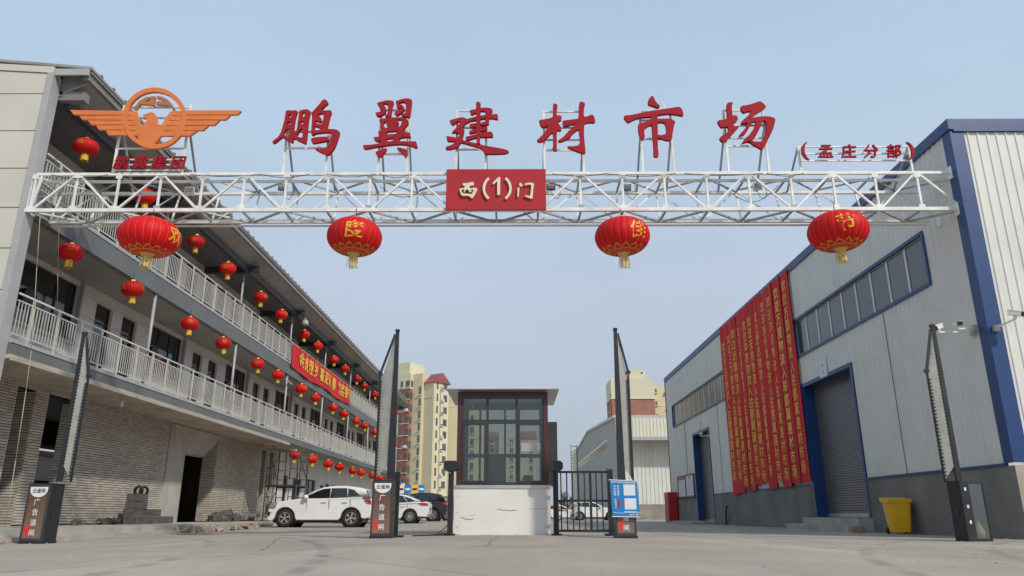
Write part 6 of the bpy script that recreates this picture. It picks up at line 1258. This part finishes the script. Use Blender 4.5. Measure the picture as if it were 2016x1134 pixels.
# cargo tricycle in front of it
def tricycle():
    x, y = 4.3, 66; g = gz(x, y); t = thing('cargo_scooter', 'white and orange scooter parked beside the hatchback behind the bar fence', 'scooter', (x, y, g), local=True)
    for wx in (-.62, .62):
        w = MB().lathe((wx, 0, .26), [(.17, -.05), (.25, -.05), (.26, 0), (.25, .05), (.17, .05)], 20, axis='y').build('wheel', M['tyre'], t, smooth=True); MB().tube((wx, -.03, .26), (wx, .03, .26), .16, 16).build('hub', M['rim'], w)
    MB().prism([(-.75, -.14, .45), (-.1, -.14, .40), (.28, -.14, .34), (.45, -.14, .9), (.35, -.14, .95), (.15, -.14, .5), (-.2, -.14, .72), (-.8, -.14, .78)], (0, .28, 0)).build('body', M['white_paint'], t, fix=True)
    MB().box((-.7, -.13, .76), (-.15, .13, .86)).build('seat', M['fabric_black'], t); MB().box((-.85, -.2, .86), (-.45, .2, 1.2)).build('top_box', M['orange'], t)
    MB().tube((.55, 0, .3), (.34, 0, 1.05), .03, 8).tube((.34, -.3, 1.05), (.34, .3, 1.05), .02, 8).build('handlebar', M['black_paint'], t)
tricycle()

# ================================================================== things by the left building
def scaffold():
    t = thing('scaffold_tower', 'dark steel frame scaffold tower against the balcony building behind the white car', 'scaffold', (-10.7, 36.6, 0))
    Sx = M['scaffold']; xs = (-11.85, -10.4); ys = (36.2, 37.9)
    for zb_ in (0.1, 1.85):
        for y in ys:
            f = MB()
            for x in xs: f.tube((x, y, zb_), (x, y, zb_+1.72), .032, 8)
            f.tube((xs[0]+.02, y, zb_+1.68), (xs[1]-.02, y, zb_+1.68), .032, 8).tube((xs[0]+.35, y, zb_+.25), (xs[0]+.35, y, zb_+1.68), .024, 6).tube((xs[1]-.35, y, zb_+.25), (xs[1]-.35, y, zb_+1.68), .024, 6)
            for z in (.3, .75, 1.2): f.tube((xs[0], y, zb_+z), (xs[0]+.35, y, zb_+z), .019, 6).tube((xs[1]-.35, y, zb_+z), (xs[1], y, zb_+z), .019, 6)
            f.build('end_frame', Sx, t, smooth=True)
        for x in xs:
            MB().tube((x, ys[0], zb_+.3), (x, ys[1], zb_+1.5),   .018, 6).tube((x, ys[0], zb_+1.5), (x, ys[1], zb_+.3), .018, 6).build('cross_brace', Sx, t)
    boxo('deck', (xs[0], ys[0]-.05, 1.80), (xs[1], ys[1]+.05, 1.85), Sx, t); boxo('deck', (xs[0], ys[0]-.02, 3.52), (xs[1]-.6, ys[1]+.02, 3.57), M['wood'], t)
scaffold()
def stack():
    t = thing('block_stack', 'stack of dark concrete blocks against the brick wall left of the doorway', 'block stack', (-12.6, 27, .2)); k = 0
    for (y0, n, rows) in ((25.6, 3, 4), (26.3, 5, 2)):
        for r in range(rows):
            for i in range(n):
                k += 1; piece('block', M['block_dark'], t, (-12.75+random.uniform(-.02, .02), y0+.23*i+random.uniform(-.01, .01), .2+.12+.24*r), (.40, .21, .235))
    for i in range(7): piece('block', M['block_dark'], t, (-12.35, 26.0+.23*i, .32), (.35, .21, .235))
    for i in range(2): MB().lathe((-12.7, 25.75+.38*i, 1.27), [(.10, -.05), (.16, -.05), (.17, 0), (.16, .05), (.10, .05)], 14, axis='y').build('coil', M['black_paint'], t)
stack()
def heap(name, label, cat, c, rx_, ry_, h_, n, m_, size, seed=1, planks=0):
    rd = random.Random(seed); t = thing(name, label, cat, c)
    for i in range(n):
        a = rd.uniform(0, 6.28); q = math.sqrt(rd.random()); x = c[0]+rx_*q*math.cos(a); y = c[1]+ry_*q*math.sin(a); s = size*rd.uniform(.5, 1.5)
        p = MB(); pts = []
        for sx in (-1, 1):
            for sy in (-1, 1):
                for sz in (-1, 1): pts.append((sx*rd.uniform(.6, 1)*s/2, sy*rd.uniform(.6, 1)*s/2, sz*rd.uniform(.5, .9)*s/2))
        p.add(pts, [(0,1,3,2),(4,6,7,5),(0,4,5,1),(2,3,7,6),(0,2,6,4),(1,5,7,3)]); me = bpy.data.meshes.new('stone'); me.from_pydata(p.v, [], p.f); me.materials.append(m_)
        o = link('stone', me, t, loc=(x-c[0], y-c[1], s*.3+h_*(1-q)*rd.random())); o.rotation_euler = (rd.uniform(-.5, .5), rd.uniform(-.5, .5), rd.uniform(0, 3))
    for i in range(planks):
        a = rd.uniform(-.35, .35); l_ = rd.uniform(.8, 1.8); x = c[0]+rd.uniform(-rx_, rx_)*.5; y = c[1]+rd.uniform(-ry_, ry_)*.6; z = c[2]+.05+rd.uniform(0, h_)
        barp('plank', M['wood'], t, (x-l_/2*math.sin(a), y-l_/2*math.cos(a), z), (x+l_/2*math.sin(a), y+l_/2*math.cos(a), z+rd.uniform(-.03, .1)), .09, .025)
heap('rubble_heap', 'heap of broken brick and plaster spilling over the kerb before the doorway', 'rubble', (-10.3, 25.6, gz(-10.3, 25.6)), .45, 1.9, .12, 120, M['rubble'], .15, 3, 0)
heap('timber_scrap', 'scattered timber offcuts and rubble lying along the kerb toward the white car', 'timber', (-10.2, 28.6, gz(-10.3, 28.6)), .4, 2.2, .08, 60, M['rubble'], .10, 5, 12)
heap('debris_pile', 'dark debris pile at the foot of the brick wall right of the doorway', 'debris', (-13.0, 34.8, .2), .3, 1.4, .35, 50, M['block_dark'], .30, 8, 0)
heap('debris_pile', 'small dark debris at the wall foot left of the block stack', 'debris', (-13.0, 24.6, .2), .25, .5, .06, 16, M['block_dark'], .16, 9, 2)
heap('debris_pile', 'small dark lump of debris on the platform right of the left barrier arm', 'debris', (-12.6, 22.3, .2), .15, .25, .12, 8, M['block_dark'], .2, 12, 0)
t = thing('brick_pile', 'few loose bricks at the wall foot near the far end of the brick ground floor', 'bricks', (-13.0, 38.2, .2))
for i in range(6): piece('brick', M['block_dark'], t, (-13.1+.02*(i % 2), 38.0+.27*(i % 3), .25+.11*(i//3)), (.12, .25, .10))
for (x, y, z, l_, lab) in ((-10.95, 14.6, .02, 1.1, 'lower green stone slab lying at the left edge by the kerb'), (-11.2, 14.9, .2, 1.0, 'upper green stone slab resting on the platform end at the left edge')):
    o = MB().box((x-.5, y-.5, z-.05), (x+.5, y+.5, z+.12)).build('stone_slab', M['stone_green']); tag(o, lab, 'stone slab', 'green stone slabs at the left edge')
heap('rubble_heap', 'small stones at the foot of the left cabinet beside the green slabs', 'rubble', (-10.1, 14.9, gz(-10.1, 14.9)), .35, .4, .05, 26, M['rubble'], .12, 15, 0)
heap('rubble_heap', 'crumbs of earth and brick at the front corner of the right warehouse', 'rubble', (10.75, 15.7, 0), .5, .25, .04, 30, M['rubble'], .07, 21, 0)
# rope hanging from the truss end
rp = [(-11.33, 16.3, 7.3), (-11.15, 16.28, 6.0), (-11.0, 16.25, 5.0), (-10.85, 16.2, 4.0), (-10.76, 16.15, 3.1), (-10.66, 16.1, 1.6), (-10.58, 16.05, .25)]
tag(MB().path(rp, .008, 6).path([(-11.25, 16.9, 7.4), (-11.5, 17.6, 6.3), (-11.72, 18.2, 5.5)], .008, 5).build('hanging_rope', M['rope'], smooth=True), 'pale rope hanging from the left end of the truss down to the kerb', 'rope')
t = thing('wall_lamp', 'small white lamp under the first balcony above the brick wall', 'lamp', (-12.2, 22.9, 3.8)); MB().lathe((-12.2, 22.9, 3.78), [(0, .14), (.05, .12), (.06, 0), (.035, -.08), (0, -.1)], 12).build('shade', M['white_paint'], t, smooth=True)
t = thing('eave_floodlight', 'grey floodlight fixed under the eave bracket of the balcony building', 'floodlight', (-11.3, 38.6, 10.3)); MB().lathe((-11.3, 38.5, 10.35), [(0, .16), (.14, .14), (.2, -.05), (.17, -.12), (0, -.1)], 14).build('housing', M['trimgrey'], t, smooth=True); boxo('bracket', (-11.34, 38.45, 10.45), (-11.26, 38.55, 10.62), M['trimgrey'], t)
t = thing('tube_lamp', 'short white fluorescent tube across a balcony column under the second balcony', 'lamp', (-11.7, 37.6, 7.0)); MB().tube((-11.55, 36.9, 7.02), (-11.75, 38.6, 7.05), .03, 8).build('tube', M['tube_light'], t)
t = thing('shop_signs', 'row of small coloured shop signs at the foot of the far apartment towers', 'shop sign', (-22, 120, 3))
cols = ['sign_blue', 'apt_yellow', 'white_paint', 'sign_blue', 'gold']
for i in range(6):
    a = boxo('sign_panel', (-20.2+1.05*i, 118, 3.6), (-19.3+1.05*i, 118.15, 4.9), M[cols[i % 5]], t); boxo('lettering_band', (-20.1+1.05*i, 117.97, 4.1), (-19.4+1.05*i, 118, 4.4), M['white_print' if i % 5 in (0, 3) else 'ink'], a)
    b = boxo('sign_panel', (-20.2+1.05*i, 118, 2.2), (-19.3+1.05*i, 118.15, 3.3), M[cols[(i+3) % 5]], t)
boxo('shop_front', (-20.3, 118.2, 0), (-12, 118.6, 2.0), M['apt_base'], t)

# ================================================================== things by the right warehouse
def wheelie_bin():
    x, y = 10.16, 20.6; g = gz(x, y); t = thing('wheelie_bin', 'yellow plastic wheelie bin with a lid beside the roller door of the warehouse', 'bin', (x, y, g), local=True); t.rotation_euler = (0, 0, R(-8))
    w0, d0, w1, d1, h_ = .21, .23, .28, .31, .84
    b = bmesh.new(); lo = [b.verts.new(p) for p in ((-w0, -d0, .06), (w0, -d0, .06), (w0, d0, .06), (-w0, d0, .06))]; hi = [b.verts.new(p) for p in ((-w1, -d1, h_), (w1, -d1, h_), (w1, d1, h_), (-w1, d1, h_))]
    b.faces.new(lo[::-1]); b.faces.new(hi)
    for i in range(4): b.faces.new((lo[i], lo[(i+1) % 4], hi[(i+1) % 4], hi[i]))
    bmesh.ops.bevel(b, geom=[e for e in b.edges if abs(e.verts[0].co.z-e.verts[1].co.z) > .1], offset=.05, segments=3, affect='EDGES')
    me = bpy.data.meshes.new('tub'); b.to_mesh(me); b.free(); me.materials.append(M['bin']); link('tub', me, t)
    MB().box((-w1-.02, -d1-.02, h_-.03), (w1+.02, d1+.02, h_+.02)).build('rim', M['bin'], t)
    MB().prism([(-w1-.025, -d1-.03, h_+.02), (-w1-.025, d1+.05, h_+.02), (-w1-.025, d1+.04, h_+.10), (-w1-.025, 0, h_+.075), (-w1-.025, -d1-.03, h_+.045)], (2*w1+.05, 0, 0)).build('lid', M['bin'], t, fix=True)
    MB().tube((-.2, d1+.09, h_-.02), (.2, d1+.09, h_-.02), .018, 8).build('handle', M['bin'], t)
    for s in (-1, 1): MB().tube((s*.20, .24, .09), (s*.25, .24, .09), .09, 18).build('wheel', M['tyre'], t)
    text_mb(MB(), '可回收物', .07, (-w0-.005, 0, .5), (0, -1, 0), (0, 0, 1)).build('lettering', M['gold'], t)
wheelie_bin()
t = thing('fire_cabinet', 'tall red fire equipment cabinet at the far corner of the warehouse', 'cabinet', (10.2, 50.9, 0))
boxo('body', (9.95, 50.0, 0), (10.50, 51.4, 1.85), M['red_box'], t); boxo('door', (9.93, 50.1, .08), (9.95, 51.3, 1.78), mat('cab_door', (.36, .07, .06), .5, var=.3, scale=9), t); boxo('top_cap', (9.93, 49.98, 1.85), (10.52, 51.42, 1.90), M['red_box'], t)
t = thing('notice_board', 'framed notice board with two white sheets left of the farther roller door', 'notice board', (10.5, 47, 2))
MB().box((10.48, 45.05, 1.50), (10.53, 49.5, 1.58)).box((10.48, 45.05, 2.78), (10.53, 49.5, 2.84)).box((10.48, 45.05, 1.58), (10.53, 45.12, 2.78)).box((10.48, 49.43, 1.58), (10.53, 49.5, 2.78)).box((10.48, 47.2, 1.58), (10.53, 47.3, 2.78)).build('frame', M['maroon'], t)
for a, b_ in ((45.12, 47.2), (47.3, 49.43)):
    s = boxo('sheet', (10.52, a, 1.58), (10.54, b_, 2.78), M['paper'], t)
    m2 = MB()
    for r_ in range(9):
        for c_ in range(4):
            yy = a+.15+c_*(b_-a-.2)/4; m2.box((10.513, yy, 2.45-r_*.09), (10.519, yy+.3, 2.48-r_*.09))
    m2.build('printed_lines', M['trimgrey'], t)
boxo('red_heading', (10.512, 47.32, 2.58), (10.519, 49.4, 2.76), mat('heading', (.5, .12, .12), .6, var=.1), t)
text_mb(MB(), '疫情防控', .16, (10.508, 46.2, 2.62), (0, -1, 0), (0, 0, 1)).build('heading_text', M['ink'], t)
for (y, z, w_, h_, lab) in ((25.1, 5.30, .62, .60, 'white square number plate above the large near roller door'), (43.0, 5.45, .6, .5, 'white square number plate above the farther roller door')):
    t = thing('number_plate', lab, 'number plate', (10.55, y, z), 'plates above the roller doors'); boxo('plate', (10.545, y-w_/2, z-h_/2), (10.565, y+w_/2, z+h_/2), M['paper'], t)
    MB().add([(10.542, y-.12, z+.16), (10.542, y, z+.02), (10.542, y+.12, z+.16), (10.542, y, z+.10)], [(0, 1, 2, 3)]).build('logo', M['sign_blue'], t); text_mb(MB(), '鹏翼', .11, (10.542, y, z-.14), (0, -1, 0), (0, 0, 1)).build('lettering', M['trimgrey'], t)
# surveillance cameras
def cctv(label, c, d, wallp, wn, m_='white_paint'):
    c = Vector(c); d = Vector(d).normalized(); t = thing('surveillance_camera', label, 'camera', wallp, 'surveillance cameras on the right warehouse')
    MB().bar(c-d*.13, c+d*.12, .10, .09).build('housing', M[m_], t); MB().bar(c+d*.12, c+d*.19, .095, .085).build('lens_hood', M['black_paint'], t)
    MB().bar(c-d*.13+Vector((0, 0, .055)), c+d*.20+Vector((0, 0, .055)), .11, .012).build('sun_shield', M[m_], t)
    w_ = Vector(wallp); MB().bar(w_, c-Vector((0, 0, .12)), .035).bar(c-Vector((0, 0, .12)), c-Vector((0, 0, .05)), .04).build('bracket', M[m_], t)
    q = Vector(wn)*.04; MB().box((w_.x-.06, w_.y-.06, w_.z-.08), (w_.x+.06, w_.y+.06, w_.z+.06)).build('junction_box', M['trimgrey'], t)
cctv('white bullet camera pointing left on the warehouse side wall, outer of the pair', (9.72, 16.55, 4.62), (-.8, -.5, -.35), (10.55, 16.62, 4.52), (-1, 0, 0))
cctv('white bullet camera facing the road, inner of the pair by the blue corner', (10.08, 16.4, 4.66), (-.2, -1, -.2), (10.56, 16.55, 4.60), (-1, 0, 0))
cctv('white bullet camera on the front wall right of the blue corner trim', (10.96, 15.72, 4.72), (.7, -.5, -.25), (10.72, 16.08, 4.48), (0, -1, 0))
cctv('small white bullet camera above the farther roller door', (10.1, 41.0, 4.72), (-.8, -.5, -.25), (10.55, 41.0, 4.62), (-1, 0, 0))
tag(MB().path([(10.5, 38.6, 0), (10.45, 38.5, .3), (10.48, 38.45, .75), (10.53, 38.4, .95)], .035, 8).build('rubber_hose', M['cable'], smooth=True), 'short black pipe rising from the ground against the cement plinth below the banners', 'pipe')

# ================================================================== far trees behind the fence
def tree(label, x, y, h_, seed):
    rd = random.Random(seed); t = thing('bare_tree', label, 'tree', (x, y, 0), 'winter trees beyond the yard')
    tk = MB(); tw = MB()
    def br(p, d, l_, r, dep, mb):
        q = p+d*l_; mb.tube(p, q, r, 6, r*.7)
        if dep == 0: return
        for k in range(rd.randint(3, 4)):
            nd = (d+Vector((rd.uniform(-.7, .7), rd.uniform(-.7, .7), rd.uniform(-.1, .5)))).normalized(); br(p+d*l_*rd.uniform(.6, 1), nd, l_*rd.uniform(.6, .8), r*.55, dep-1, tw)
    br(Vector((x, y, 0)), Vector((0, 0, 1)), h_*.35, h_*.025, 4, tk)
    tk.build('trunk', M['bark'], t); tw.build('crown', M['bark'], t)
TL = ['bare winter tree just right of the booth, beyond the yard', 'low bare tree left of the distant barrier arm', 'bare tree behind the distant barrier arm', 'bare tree at the right of the gap before the grey shed', 'farther thin bare tree in the gap behind the fence']
for i, (x, y, h_) in enumerate(((7.3, 118, 4.6), (9.2, 122, 4.0), (11.2, 150, 5), (14, 160, 6), (10.2, 170, 4.6))): tree(TL[i], x, y, h_, 40+i)
P = boxo('boundary_wall', (-12, 150, 0), (16, 150.4, 2.4), M['apt_base']); tag(P, 'low grey boundary wall closing the far end of the yard', 'wall')
P = MB().prism([(14, 230, 0), (80, 230, 0), (80, 230, 4.5), (14, 230, 4.0)], (0, 10, 0)).build('distant_shed', M['gutter'], fix=True); tag(P, 'distant low grey shed on the horizon behind the fence', 'shed')
def gravel():
    rd = random.Random(77); mb = MB()
    for i in range(1400):
        if i < 700: x = rd.uniform(-10.3, 10.3); y = rd.uniform(4.5, 30); 
        elif i < 1050: x = rd.uniform(-10.4, -9.2); y = rd.uniform(14, 34)
        else: x = rd.uniform(9.7, 10.5); y = rd.uniform(15.5, 45)
        s = rd.uniform(.006, .022)*(1.6 if i >= 700 else 1); z = gz(x, y); a = rd.uniform(0, 6.3); ca, sa = math.cos(a)*s, math.sin(a)*s
        mb.add([(x+ca, y+sa, z-.004), (x-sa, y+ca, z-.004), (x-ca, y-sa, z-.004), (x+sa, y-ca, z-.004), (x+.2*ca, y, z+s*.9)], [(0, 1, 4), (1, 2, 4), (2, 3, 4), (3, 0, 4)])
    tag(mb.build('loose_gravel', M['rubble']), 'loose grit and pebbles scattered over the concrete yard', 'gravel', kind='stuff')
gravel()
print('OBJECTS', len(bpy.data.objects))
